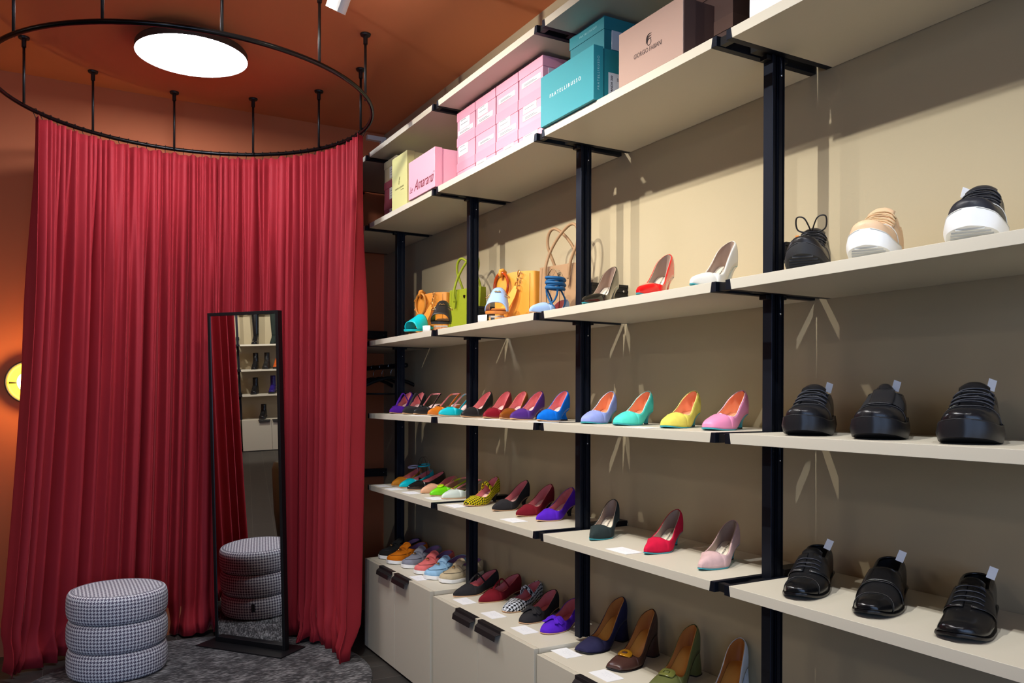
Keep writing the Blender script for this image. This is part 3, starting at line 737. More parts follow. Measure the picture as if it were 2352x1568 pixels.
PINK_L = (228, 138, 140); TAN_S = (214, 170, 130)
def finish_root(name, toe, deg, label, group=None, cat='shoe', z=None):
    return empty(name, toe, math.radians(deg), label, cat, group)
def pump(toe, deg, label, m, lining, L=.24, W=.039, shape='point', heel=.05, kind='kitten', sole_m=None, heel_m=None, inner=None, t0=.30, dt=.03, q=3.0,
         side=1, group=None, trim=None, style='', name='court_shoe', th=.003, strap_m=None, deco=None, sock=None, bmax=.86, hs=None, hc=None, sole_e=.0015, uv=False, brand=None):
    o = finish_root(name, toe, deg, label, group)
    if 'sling' in style: hs = hs or [(.25, .036), (.36, .031), (.46, .024), (.56, .008), (.62, .0025), (.8, .002), (1, .002)]
    s = Shoe(L=L, W=W, toe=shape, heel=heel, th=th, t0=t0, dt=dt, q=q, side=side, bmax=bmax, hs=hs, hc=hc, peak=0 if 'sling' in style else .34, spring=.005 if heel > .02 else .003)
    V, F = s.shell()
    uvs = None
    if uv:
        uvs = [None]*len(V); nn = 18
        for r in range(len(V)//nn):
            for sd in (0, 1):
                acc = 0
                for k in range(8, -1, -1):
                    a = r*nn+sd*9+k
                    if k < 8: acc += (Vector(V[a])-Vector(V[a+1])).length
                    top = V[r*nn+sd*9+8]; uvs[a] = (top[0]+.45*top[2], (acc+abs(top[1]))*(1 if sd else -1))
    link_mesh('upper', V, F, m, o, smooth=True, weld=not uv, uvs=uvs, mods=[('SOLIDIFY', dict(thickness=.0013, offset=-1))])
    V, F = s.shell(dw=-.0019, dh=-.0012, tmin=.08)
    link_mesh('lining', V, F, lining, o, smooth=True, weld=True)
    ins = s.insole(o, inner or lining)
    if sock:
        s.insole(ins, sock, 'sock_label', t0=.62, t1=.9, dz=.0035, e=-.007)
    if brand:
        P = Vector((.70*L, s.c(.7), s.zs(.70)+.0042)); d = Vector((.06*L, 0, s.zs(.73)-s.zs(.67))).normalized()
        Y = Vector((0, -1, 0)); X = -d; Zv = X.cross(Y)*1
        Mx = Matrix(((X.x, Y.x, Zv.x, P.x), (X.y, Y.y, Zv.y, P.y), (X.z, Y.z, Zv.z, P.z), (0, 0, 0, 1)))
        text_mesh('lettering', brand, .0065, M_DARKPRINT, ins, Mx, space=1.25)
    s.sole(o, sole_m or mat('tan sole', TAN_S, .45), e=sole_e)
    s.heel_block(o, heel_m or m, kind, tip=M_TRIM)
    if trim: tube_part('topline_trim', trim, o, s.topline(.0003), .0011, 6, True)
    sm = strap_m or m
    if 'sling' in style:
        zt = s.zs(1)+.052
        a = Vector(s.P(.44, .9, -1, s.hs(.44), s.bmax*s.w(.44))); b = Vector(s.P(.44, .9, 1, s.hs(.44), s.bmax*s.w(.44)))
        back = Vector((1.01*L, s.c(1), zt)); mid1 = Vector((.82*L, s.c(.8)-s.W*.76, zt-.007)); mid2 = Vector((.82*L, s.c(.8)+s.W*.76, zt-.007))
        ctl = [a, a*.55+mid1*.45+Vector((0, 0, .001)), mid1, Vector((.96*L, s.c(1)-s.W*.5, zt-.001)), back, Vector((.96*L, s.c(1)+s.W*.5, zt-.001)), mid2, b*.55+mid2*.45+Vector((0, 0, .001)), b]
        pts = catmull(ctl, 6)
        g = G(); g.ribbon(pts, (0, 0, 1), .007, .002); g.build('slingback_strap', sm, o, bevel=.0005)
        g = G(); g.ribbon([p+(Vector((s.L*.5, s.c(.5), p.z))-p).normalized()*.0014 for p in pts], (0, 0, 1), .0066, .0006); g.build('strap_lining', lining, o)
    if 'tstrap' in style or 'maryjane' in style or 'cross' in style:
        tx = .56 if heel > .03 else .52
        h = .072 if 'high' not in style else .085
        top = Vector((tx*L, s.c(tx), s.zs(tx)+h))
        p = Vector(s.P(tx+.08, 1, -1, s.hs(tx+.08), s.bmax*s.w(tx+.08)))-Vector((0, 0, .004)); r = Vector(s.P(tx+.08, 1, 1, s.hs(tx+.08), s.bmax*s.w(tx+.08)))-Vector((0, 0, .004))
        pts = arc(p, r, top)
        g = G(); g.ribbon(pts, (1, 0, .3), .016 if uv else .007, .0022 if not uv else .006); g.build('strap', sm, o, bevel=.0006)
        if 'tstrap' in style:
            a = s.S(s.t0-.02, 0, .0005); g = G(); pp = [a, a*.7+top*.3+Vector((0, 0, .004)), a*.35+top*.65+Vector((0, 0, .004)), top]
            g.ribbon(catmull(pp, 4), (0, 1, 0), .010, .002); g.build('centre_strap', sm, o, bevel=.0006)
        if 'buckle' in style:
            g = G(); g.torus(tuple(r+Vector((0, .002, .003))), .005, .0009, Matrix.Rotation(PI/2, 3, 'X'), 16, 6); g.build('buckle', M_GOLD, o, smooth=True)
    if deco == 'bit':
        P = s.S(t0-.045, 0, .0025)
        for k in (-1, 1):
            g = G(); g.torus((P.x, P.y+k*.0075, P.z-.0012), .0058, .0014, None, 18, 6, sx=.8); g.build('gold_ring', M_GOLD, o, smooth=True)
        g = G(); g.tube([(P.x, P.y-.004, P.z+.001), (P.x, P.y+.004, P.z+.001)], .0016, 8); g.build('gold_bar', M_GOLD, o, smooth=True)
    if deco == 'disc':
        P = s.S(t0-.06, 0, .002); g = G(); g.lathe([(.001, 0), (.015, 0), (.0165, .0015), (.015, .003), (.001, .0034)], n=28)
        d = g.build('round_ornament', strap_m or m, o, smooth=True); d.location = P; d.rotation_euler = (0, -.35, 0)
    if deco == 'button':
        P = s.S(t0-.06, 0, .002); g = G(); g.lathe([(.001, 0), (.010, 0), (.011, .0015), (.001, .0024)], n=24)
        d = g.build('round_ornament', sm, o, smooth=True); d.location = P; d.rotation_euler = (0, -.35, 0)
    if deco == 'bow':
        P = s.S(t0-.035, 0, .003)
        for k in (-1, 1):
            g = G()
            for j in range(4):
                q0 = P+Vector((-.004+.004*j, k*.004, .001)); q1 = P+Vector((-.014+.010*j, k*(.024-.002*abs(j-1)), -.004+.001*j)); q2 = P+Vector((-.010+.008*j, k*.036, -.015))
                g.tube(catmull([q0, (q0+q1)/2+Vector((0, 0, .003)), q1, q2], 4), [.003+.0035*math.sin(PI*min(1, i/12)) for i in range(13)], 8, flat=.7)
            g.build('bow_loop', m, o, smooth=True)
        g = G(); g.sphere(tuple(P+Vector((.002, 0, .002))), .0085, sx=1.25, sy=.95, sz=.75); g.build('bow_knot', m, o, smooth=True)
        for k in (-1, 1):
            g = G(); g.ribbon(catmull([P, P+Vector((-.012, k*.012, .001)), P+Vector((-.026, k*.022, -.006)), P+Vector((-.034, k*.026, -.008))], 4), (.4, k, 0), .014, .0016); g.build('bow_tail', m, o, smooth=False)
    if deco in ('gold_plate', 'square_plate'):
        P = s.S(t0-.05, 0, .004); g = G(); n = 28; V = []; F = []
        ex = .55 if deco == 'square_plate' else .8; A, B = (.017, .024)
        for (sx, z) in ((1, 0), (1, .003), (.9, .0042), (.42, .0042), (.38, 0)):
            for k in range(n):
                a = 2*PI*k/n; ca, sa = math.cos(a), math.sin(a); V.append((A*sx*math.copysign(abs(ca)**ex, ca), B*sx*math.copysign(abs(sa)**ex, sa), z-.006*(sa*sx)**2))
        for i in range(4):
            for k in range(n): F.append((i*n+k, i*n+(k+1) % n, (i+1)*n+(k+1) % n, (i+1)*n+k))
        for k in range(n): F.append((4*n+k, 4*n+(k+1) % n, (k+1) % n, k))
        d = link_mesh('buckle', V, F, strap_m, o, smooth=True, mods=[('EDGE_SPLIT', dict(split_angle=.7))]); d.location = P; d.rotation_euler = (0, -.30, 0)
        g = G(); g.box(-.005, .005, -.007, .007, .0, .003); g.build('buckle_bar', m, d, bevel=.001)
    return o, s
def catmull(ctl, n):
    P = [Vector(p) for p in ctl]; out = []
    for i in range(len(P)-1):
        p0 = P[max(i-1, 0)]; p1 = P[i]; p2 = P[i+1]; p3 = P[min(i+2, len(P)-1)]
        for k in range(n):
            t = k/n; out.append(.5*((2*p1)+(-p0+p2)*t+(2*p0-5*p1+4*p2-p3)*t*t+(-p0+3*p1-3*p2+p3)*t**3))
    out.append(P[-1]); return out

CLOSED_HC = [(0, .012), (.03, .024), (.08, .031), (.16, .036), (.26, .041), (.36, .051), (.46, .064), (.56, .073), (.62, .076)]
CLOSED_HS = [(.40, .070), (.52, .064), (.60, .054), (.72, .049), (.85, .052), (1, .058)]
def price_tag(loc, rz, tilt, label):
    g = G(); g.box(-.008, .008, -.0004, .0004, 0, .024)
    o = g.build('price_tag', M_WHITE); o.location = loc; o.rotation_euler = (tilt, .35, rz)
    tag(o, label, 'tag', 'white tags in the men\'s shoes')
def loafer(toe, deg, label, rgb, lining, side=1, key=''):
    m = suede(key+' loafer', rgb)
    o = finish_root('loafer', toe, deg, label, 'suede loafers on the cabinet')
    s = Shoe(L=.258, W=.0425, toe='round', heel=.004, th=.016, spring=.004, t0=.40, dt=.05, q=2.4, side=side, bmax=.80,
             hc=[(0, .010), (.04, .021), (.12, .029), (.22, .036), (.32, .045), (.42, .057), (.5, .066)], hs=[(.36, .056), (.46, .045), (.58, .039), (.72, .041), (.88, .048), (1, .054)])
    V, F = s.shell(); link_mesh('upper', V, F, m, o, smooth=True, weld=True, mods=[('SOLIDIFY', dict(thickness=.002, offset=-1))])
    V, F = s.shell(dw=-.003, dh=-.002, tmin=.1); link_mesh('lining', V, F, lining, o, smooth=True, weld=True)
    s.insole(o, lining)
    s.sole(o, mat('white rubber sole', (240, 240, 238), .5), e=.004, bulge=.002)
    path = [s.S(.05+.40*(1-math.cos(a)), .62*math.sin(a), .0012) for a in np.linspace(-1.45, 1.45, 30)]
    tube_part('apron_seam', mat(key+' seam', tuple(int(c*.55) for c in rgb), .9), o, path, .0012, 6)
    s.patch('saddle', m, o, .285, .335, -.86, .86, .0016, 4, 18, .0012)
    g = G(); pts = [s.S(.36, 0, .002), s.S(.40, 0, .006)+Vector((.0, 0, .004)), s.S(.40, 0, 0)+Vector((.016, 0, .016)), s.S(.40, 0, 0)+Vector((.020, 0, .022))]
    V = []; F = []; cp = catmull(pts, 4)
    for i, p in enumerate(cp):
        for k in range(-5, 6):
            u = k/5; V.append((p.x-.004*u*u, p.y+.027*u*(1-.10*(i/len(cp))), p.z-.011*abs(u)**2.2))
    for i in range(len(cp)-1):
        for k in range(10): F.append((i*11+k, i*11+k+1, (i+1)*11+k+1, (i+1)*11+k))
    link_mesh('tongue', V, F, m, o, smooth=True, mods=[('SOLIDIFY', dict(thickness=.003, offset=0))])
    P = s.S(.30, 0, .004)
    g = G(); g.tube([P+Vector((0, -.012, -.001)), P+Vector((0, 0, .002)), P+Vector((0, .012, -.001))], .0014, 6); g.build('cord', m, o, smooth=True)
    for k in (-1, 1):
        g = G(); g.tube([P+Vector((0, 0, .002)), P+Vector((-.010, k*.004, .002)), P+Vector((-.018, k*.006, -.002))], [.001, .0022, .0028], 8)
        g.build('tassel_charm', M_GOLD, o, smooth=True)
    return o
def laces(s, parent, m, rows, u=.3, r=.0022, off=.006, cross=.02, flat=.6):
    for i, t in enumerate(rows):
        d = cross*(1 if i % 2 else -1)
        pts = [s.S(t+d*(-k/6)/2, u*k/6, off*(1-.4*abs(k/6)**3)) for k in range(-6, 7)]
        tube_part('lace', m, parent, pts, r, 6, flat=flat)
def tongue(s, parent, m, t0, up, w=.026, back=.02, off=.003, th=.004):
    b = s.S(t0, 0, off); pts = [s.S(t0-.1, 0, off*.6), b, b+Vector((back*.5, 0, up*.6)), b+Vector((back, 0, up))]; cp = catmull(pts, 5); V = []; F = []
    for i, p in enumerate(cp):
        e = 1-.12*max(0, i/len(cp)-.8)/.2
        for k in range(-6, 7):
            u = k/6; V.append((p.x+.004*u*u, p.y+w*u*e, p.z-.009*abs(u)**2.5-.004*max(0, i/len(cp)-.7)*u*u))
    for i in range(len(cp)-1):
        for k in range(12): F.append((i*13+k, i*13+k+1, (i+1)*13+k+1, (i+1)*13+k))
    return link_mesh('tongue', V, F, m, parent, smooth=True, mods=[('SOLIDIFY', dict(thickness=th, offset=0))])
def sneaker(toe, deg, label, m, sole_m, side=1, L=.30, W=.050, th=.034, spring=.014, lace_m=None, style='lace', lining=None, group=None, sole_e=.005, accent=None, tread=False, name='sneaker', hk=1.0):
    o = finish_root(name, toe, deg, label, group)
    s = Shoe(L=L, W=W, toe='round', heel=.006, th=th, spring=spring, t0=.50, dt=.06, q=2.0, side=side, bmax=.74, hc=[(a, b*hk) for a, b in CLOSED_HC], hs=[(a, b*hk) for a, b in CLOSED_HS])
    V, F = s.shell(); link_mesh('upper', V, F, m, o, smooth=True, weld=True, mods=[('SOLIDIFY', dict(thickness=.003, offset=-1))])
    V, F = s.shell(dw=-.005, dh=-.003, tmin=.15); link_mesh('lining', V, F, lining or m, o, smooth=True, weld=True)
    s.insole(o, lining or m, e=-.006)
    so = s.sole(o, sole_m, e=sole_e, bulge=.0025, top=.003, lift=lambda t: spring*max(0, 1-t/.3)**1.6)
    rim = [(t, sg) for sg in (-1, 1) for t in (s.outline() if sg < 0 else s.outline()[::-1])]
    pts = [Vector((t*L, s.c(t)+sg*(s.w(t)+sole_e*.75), s.zs(t)+.0035)) for t, sg in rim[1:-1]]
    tube_part('sole_seam', accent or sole_m, so, pts, .0013, 6, True)
    if tread:
        for i in range(9):
            t = .03+i*.03; z = spring*max(0, 1-t/.3)**1.6; w = s.w(t)*.86
            g = G(); g.box(t*L-.0025, t*L+.0025, s.c(t)-w, s.c(t)+w, z-.0022, z+.002); g.build('tread_bar', accent or sole_m, so)
    tube_part('collar', m, o, s.topline(-.002), .0048, 8, True)
    tube_part('toe_seam', accent or mat('black seam', (46, 46, 52), .5), o, [s.S(.235+.05*abs(u), u, .0012) for u in np.linspace(-.95, .95, 24)], .0009, 6)
    if style == 'lace':
        for sg in (-1, 1): s.patch('eyelet_facing', m, o, .26, .50, sg*.20, sg*.46, .0022, 8, 5, .0016)
        tongue(s, o, m, .50, .013)
        laces(s, o, lace_m or m, [.285, .325, .365, .405, .445, .485], .42, .0024, .0065, .035)
    if style == 'band':
        s.patch('elastic_gore', mat('black elastic', (24, 24, 28), .9), o, .28, .50, -.62, .62, .0018, 8, 12, .001)
        s.patch('centre_band', leather('black glove', (34, 34, 38), .3), o, .24, .52, -.22, .22, .004, 8, 6, .002)
        tongue(s, o, m, .50, .012, w=.016)
    s.patch('heel_counter', m, o, .0, .01, -.01, .01, .001, 1, 1) if False else None
    return o, s
def derby(toe, deg, label, m, side=1, shape='chisel', style='derby', cap=True, L=.295, welt=.004, nlace=4):
    o = finish_root('dress_shoe', toe, deg, label, 'black dress shoes on the lowest shelf')
    s = Shoe(L=L, W=.044, toe=shape, heel=.014, th=.006, spring=.012, t0=.50, dt=.06, q=2.0, side=side, bmax=.74,
             hc=[(0, .009), (.03, .019), (.08, .026), (.16, .031), (.26, .038), (.36, .050), (.46, .065), (.56, .075), (.62, .078)], hs=CLOSED_HS)
    gl = leather('polished black', (17, 17, 19), .14)
    V, F = s.shell(); up = link_mesh('upper', V, F, [m, gl], o, smooth=True, weld=True, mods=[('SOLIDIFY', dict(thickness=.0025, offset=-1))])
    if cap:
        for p in up.data.polygons:
            if p.center.x < .205*L-.6*abs(p.center.y): p.material_index = 1
        tube_part('toe_cap_seam', m, o, [s.S(.215-.07*abs(u)**1.5, u, .0008) for u in np.linspace(-.95, .95, 24)], .0009, 6)
    V, F = s.shell(dw=-.004, dh=-.003, tmin=.15); link_mesh('lining', V, F, mat('black lining', (28, 27, 28), .7), o, smooth=True, weld=True)
    s.insole(o, mat('black lining', (28, 27, 28), .7), e=-.006)
    s.sole(o, mat('black leather sole', (20, 18, 20), .25), e=welt, bulge=.0005)
    s.heel_block(o, mat('black heel', (18, 17, 19), .35), 'low', ts=.76)
    if style == 'derby':
        for sg in (-1, 1):
            s.patch('quarter', m, o, lambda f: .47-.0-.18*math.cos(f*PI/2)**.6, lambda f: .505, sg*.05, sg*.94, .0026, 6, 12, .0018)
        tongue(s, o, m, .50, .012, w=.022, off=.000, th=.0025)
        for i in range(nlace):
            t = .34+.045*i; tube_part('lace', mat('black lace', (40, 42, 52), .5), o, [s.S(t, .30*k/6, .0062-.002*abs(k/6)**3) for k in range(-6, 7)], .0013, 6)
    else:
        s.patch('saddle_panel', gl, o, lambda f: .335+.03*math.cos((f-.5)*3), lambda f: .50, -.9, .9, .0026, 8, 18, .0018)
        tube_part('saddle_seam', m, o, [s.S(.325+.03*math.cos(u*1.5), u, .0024) for u in np.linspace(-.9, .9, 20)], .0011, 6)
    tube_part('collar', m, o, s.topline(-.001), .0026, 8, True)
    return o, s

def slide(toe, deg, label, band_m, bed_m, shape='round', bit=True, side=1, L=.22, riser=.020, t0=.14, t1=.58, hc=None, th=.010, strap=False):
    o = finish_root('slide_sandal', (toe[0], toe[1], toe[2]+riser), deg, label, 'slide sandals on the third shelf')
    s = Shoe(L=L, W=.037, toe=shape, heel=.010, th=th, t0=.5, side=side, spring=.003, hc=hc or [(0, .024), (.14, .032), (.3, .056), (.45, .074), (.6, .084)])
    o.rotation_euler = (0, -.10, o.rotation_euler.z)
    s.sole(o, bed_m, e=.003, bulge=.001); s.insole(o, bed_m, t0=.012, e=-.001)
    V = []; F = []; n = 24; m = 10
    for i in range(m+1):
        for k in range(n+1):
            u = -1+2*k/n; t = t0+(t1-t0)*i/m
            if i < m/2: t += .05*(1-abs(u)**2)*(1-i/m*2)*(-.2) + .02*abs(u)**4*(1-i/m*2)
            V.append(s.S(t, u, .002))
    for i in range(m):
        for k in range(n): F.append((i*(n+1)+k, i*(n+1)+k+1, (i+1)*(n+1)+k+1, (i+1)*(n+1)+k))
    link_mesh('band', V, F, band_m, o, smooth=True, mods=[('SOLIDIFY', dict(thickness=.0035, offset=1))])
    if bit:
        for k in (-1, 1):
            P = s.S((t0+t1)/2+.02, k*.40, .006); g = G(); rot = Matrix.Rotation(-k*.45, 3, 'X') @ Matrix.Rotation(-.38, 3, 'Y')
            g.torus(tuple(P), .0135, .0018, rot, 24, 6, sx=.8, sy=1.15); g.build('gold_ring', M_GOLD, o, smooth=True)
        P = s.S((t0+t1)/2+.02, 0, .008); g = G(); g.tube([P-Vector((0, .012, 0)), P-Vector((0, .006, -.002)), P, P+Vector((0, .006, .002)), P+Vector((0, .012, 0))], [.0018, .003, .002, .003, .0018], 8); g.build('gold_link', M_GOLD, o, smooth=True)
    a = math.radians(deg); cx, cy = toe[0]+.42*L*math.cos(a), toe[1]+.42*L*math.sin(a)
    g = G(); g.box(-.05, .05, -.028, .028, 0, riser-.0004); r = g.build('acrylic_riser', M_CLEAR); r.location = (cx, cy, toe[2]); r.rotation_euler = (0, 0, a)
    tag(r, 'low clear acrylic block holding up the '+label.split(' with')[0], 'display block')
    return o

def tote(loc, rz, label, rgb, Wd, H, D, name='tote_bag', lean=.05):
    m = mat(name+str(rgb), rgb, .55, bump=.35, bscale=520, spec=.4); dk = mat('bag edge'+str(rgb), tuple(int(v*.7) for v in rgb), .5)
    o = empty('tote_bag', loc, rz, label, 'handbag', 'handbags on the third shelf')
    g = G(); x0, x1, b = 0, D, Wd/2
    V = [(x0, -b*.94, 0), (x1, -b*.94, 0), (x1, b*.94, 0), (x0, b*.94, 0), (x0+.012, -b, H), (x1-.012, -b, H), (x1-.012, b, H), (x0+.012, b, H),
         (x0+.017, -b+.006, H), (x1-.017, -b+.006, H), (x1-.017, b-.006, H), (x0+.017, b-.006, H), (x0+.01, -b*.9, .01), (x1-.01, -b*.9, .01), (x1-.01, b*.9, .01), (x0+.01, b*.9, .01)]
    F = [(0, 3, 2, 1), (0, 1, 5, 4), (1, 2, 6, 5), (2, 3, 7, 6), (3, 0, 4, 7), (4, 5, 9, 8), (5, 6, 10, 9), (6, 7, 11, 10), (7, 4, 8, 11), (8, 9, 13, 12), (9, 10, 14, 13), (10, 11, 15, 14), (11, 8, 12, 15), (12, 13, 14, 15)]
    g.add(V, F); g.build('body', m, o, bevel=.004)
    for yy in (-b*.86, b*.86): tube_part('side_seam', dk, o, [(x0-.0005, yy*.97, .01), (x0+.0115, yy, H-.004)], .0007, 5)
    for k, fx in ((0, -.002), (1, D+.002)):
        s = 1 if k == 0 else -1
        q = -1 if k == 0 else 1
        ctl = [(fx, -q*.055, H-.058), (fx-.003*s, -q*.057, H-.015), (fx+.008*s, -q*.046, H+.045), (fx+.016*s, -q*.006, H+.105), (fx+.020*s, q*.046, H+.142), (fx+.018*s, q*.080, H+.128), (fx+.014*s, q*.088, H+.080), (fx+.002*s, q*.064, H+.005), (fx, q*.055, H-.058)]
        h = tube_part('handle', m, o, catmull(ctl, 8), .0056, 10)
        for yy in (-.055, .055):
            g = G(); g.prism([(yy-.008, H-.045), (yy+.008, H-.045), (yy+.006, H-.075), (yy, H-.092), (yy-.006, H-.075)], 'x', fx-.002 if k == 0 else fx-.001, fx+.001 if k == 0 else fx+.002)
            g.build('handle_tab', m, h, bevel=.001)
    g = G(); g.prism([(-.006, H-.030), (.006, H-.030), (.005, H-.040), (0, H-.045), (-.005, H-.040)], 'x', -.0+.006, .014); e = g.build('metal_emblem', mat('dark emblem', (50, 40, 30), .3, metal=.8), o); e.location.x = -.0
    return o
def ring_bag(loc, rz, label, rgb, ring_m, bamboo, Wd=.28, H=.205, D=.11):
    m = mat('bucket'+str(rgb), rgb, .5, bump=.3, bscale=480, spec=.4); dk = mat('bag edge'+str(rgb), tuple(int(v*.75) for v in rgb), .5)
    o = empty('ring_handle_bag', loc, rz, label, 'handbag', 'handbags on the third shelf')
    b = Wd/2; g = G(); n = 40; V = []; F = []
    prof = [(0, .0), (.02, 0), (.5, 0), (.94, .004), (.985, .014), (1, .04), (1.01, .12), (1.0, H), (.985, H+.001), (.97, H-.004), (.96, .02), (.5, .012)]
    def sup(k, sx):
        a = 2*PI*k/n; ca, sa = math.cos(a), math.sin(a); e = .28
        return (D/2+D/2*sx*math.copysign(abs(ca)**e, ca), b*sx*math.copysign(abs(sa)**e, sa))
    for sx, z in prof:
        for k in range(n):
            x, y = sup(k, sx); dz = 0
            if z > H-.01: dz = -.028*max(0, (y/b))**3+.004*math.cos(y/b*2)
            V.append((x, y, z+dz))
    for i in range(len(prof)-1):
        for k in range(n): F.append((i*n+k, i*n+(k+1) % n, (i+1)*n+(k+1) % n, (i+1)*n+k))
    g.add(V, F); g.build('body', m, o, smooth=True, mods=[('EDGE_SPLIT', dict(split_angle=.9))])
    tube_part('front_seam', dk, o, [(-.001, -b*.80, .02), (-.001, -b*.82, H-.008)], .0008, 5)
    yc = .055
    g = G(); rot = Matrix.Rotation(PI/2, 3, 'Y') @ Matrix.Rotation(.12, 3, 'X')
    g.torus((-.010, yc, H-.045), .048, .006, rot, 40, 10, sx=1.05, sy=.92); rg = g.build('ring_handle', ring_m, o, smooth=True)
    if bamboo:
        for k in range(7):
            a = 2*PI*k/7+.4; g = G(); g.torus((-.010, yc+.044*math.cos(a), H-.045+.05*math.sin(a)), .006, .0018, Matrix.Rotation(a+PI/2, 3, 'X') @ Matrix.Rotation(0, 3, 'Y'), 12, 6); g.build('bamboo_joint', ring_m, rg, smooth=True)
    g = G(); g.tube([(-.014, yc, H+.012), (-.004, yc, H+.016), (.012, yc, H+.006)], .009, 10); g.tube([(-.014, yc, H+.012), (-.018, yc, H), (-.010, yc, H-.01)], .0075, 10); g.build('ring_loop', m, o, smooth=True)
    yk = -.045
    for i, (dy, dz, r) in enumerate(((0, .0, .011), (.004, -.022, .006), (.010, -.046, .012))):
        g = G(); g.torus((-.012-.002*i, yk+dy, H-.006+dz), r, .0021, Matrix.Rotation(PI/2, 3, 'Y') @ Matrix.Rotation(.4, 3, 'X'), 20, 8); g.build('gold_clasp', M_GOLD, o, smooth=True)
    g = G(); g.tube([(-.013, yk+.002, H-.014), (-.015, yk+.006, H-.044)], .0024, 8); g.build('clasp_bar', M_GOLD, o, smooth=True)
    lt = mat('strap '+str(rgb), tuple(min(255, int(v*1.06+8)) for v in rgb), .5, bump=.2, bscale=500)
    ctl = [(-.016, yk+.012, H-.056), (-.022, yk+.024, H-.085), (-.030, yk+.052, H-.130), (-.034, yk+.080, .044), (-.030, yk+.096, .016)]
    g = G(); cp = catmull(ctl, 6); V = []; F = []
    for i, p in enumerate(cp):
        w = .0075+.010*min(1, i/7); 
        for q in (-1, 1): V += [(p.x, p.y+q*w*.86, p.z+q*w*.5), (p.x+.0025, p.y+q*w*.86, p.z+q*w*.5)]
    for i in range(len(cp)-1):
        a = i*4; F += [(a, a+2, a+6, a+4), (a+1, a+5, a+7, a+3), (a, a+4, a+5, a+1), (a+2, a+3, a+7, a+6)]
    F += [(0, 1, 3, 2), tuple(len(V)-4+j for j in (0, 2, 3, 1))]
    g.add(V, F); g.build('strap', lt, o, smooth=False)
    return o

def boot(loc, deg, label, m, H, sole_m, chunky=True, laced=False, lace_m=None):
    o = finish_root('boot', loc, deg, label, 'boots on the far shelves')
    s = Shoe(L=.26, W=.045, toe='round' if chunky else 'almond', heel=.02 if chunky else .05, th=.022 if chunky else .004, spring=.006, t0=.55, dt=.06, q=2, bmax=.8,
             hc=[(0, .012), (.04, .026), (.12, .034), (.24, .044), (.36, .062), (.46, .088), (.58, .105)], hs=[(.4, .09), (.55, .095), (.7, .09), (1, .09)])
    V, F = s.shell(); link_mesh('foot', V, F, m, o, smooth=True, weld=True)
    s.sole(o, sole_m, e=.004 if chunky else .001)
    s.heel_block(o, sole_m, 'low' if chunky else 'block')
    z0 = s.zs(.8)+.05; V = []; F = []; n = 20; rows = 9
    for i in range(rows+1):
        f = i/rows; z = z0+(H-z0)*f; rx = .050+.008*f*(H > .3)*2+.006*math.sin(f*5); ry = .038+.010*f*(H > .3)*2; cx = .755*s.L+.010*f
        for k in range(n): a = 2*PI*k/n; V.append((cx+rx*math.cos(a), ry*math.sin(a), z))
    for i in range(rows):
        for k in range(n): F.append((i*n+k, i*n+(k+1) % n, (i+1)*n+(k+1) % n, (i+1)*n+k))
    link_mesh('shaft', V, F, m, o, smooth=True, mods=[('SOLIDIFY', dict(thickness=.003))])
    if laced:
        for i in range(6):
            z = z0+.01+(H-z0-.02)*i/6; tube_part('lace', lace_m or m, o, [(.755*s.L-.05, -.015, z), (.755*s.L-.054, 0, z+.004), (.755*s.L-.05, .015, z)], .0025, 6)
    return o

def box_mesh(g, x0, x1, y0, y1, z0, z1): g.box(x0, x1, y0, y1, z0, z1)
def facing(x, y, z):      # text lying on a plane that faces -X, reading towards -Y
    return Matrix(((0, 0, -1, x), (-1, 0, 0, y), (0, 1, 0, z), (0, 0, 0, 1)))
def facing_side(x, y, z, up=False):   # on a plane that faces -Y
    if up: return Matrix(((0, -1, 0, x), (0, 0, -1, y), (1, 0, 0, z), (0, 0, 0, 1)))
    return Matrix(((1, 0, 0, x), (0, 0, -1, y), (0, 1, 0, z), (0, 0, 0, 1)))
def flat_box(x, y0, y1, z, m, ml, label, depth=.28, h=.105, lid=.036, group=None, stickers=(), kind='box', name='shoe_box', stick_side=False):
    """lying shoe box with a lid; its short face towards -X at x; y0 > y1"""
    yc = (y0+y1)/2; w = (y0-y1)/2-.0015
    o = empty(name, (x, yc, z), 0, label, kind, group)
    g = G(); g.box(.002, depth-.002, -w+.002, w-.002, 0, h-.003); g.build('base', m, o, bevel=.0006)
    g = G(); t = .0016
    g.box(0, depth, -w, w, h-t, h); g.box(0, t, -w, w, h-lid, h-t); g.box(depth-t, depth, -w, w, h-lid, h-t); g.box(t, depth-t, -w, -w+t, h-lid, h-t); g.box(t, depth-t, w-t, w, h-lid, h-t)
    g.build('lid', ml, o)
    for (a, b, c, d) in stickers:    # fractions of the face: y from the left edge, z
        g = G(); g.box(.0008, .0022, w-2*w*b, w-2*w*a, h*c, h*d); st = g.build('sticker', M_WHITE, o)
        g = G(); hh = h*(d-c); ww = 2*w*(b-a)
        for i in range(3 if hh > .03 else 2): 
            zz = h*c+hh*(.25+.22*i); g.box(.0004, .0009, w-2*w*a-ww*(.80-.15*(i % 2)), w-2*w*a-ww*.12, zz, zz+.0022)
        p = g.build('printed_lines', M_PRINT, st); tag(p, kind='stuff')
    if stick_side:
        g = G(); g.box(.025, .085, -w-.0006, -w+.002, h*.12, h*.62); g.build('side_sticker', mat('pale sticker', (206, 210, 222), .6), o)
    return o
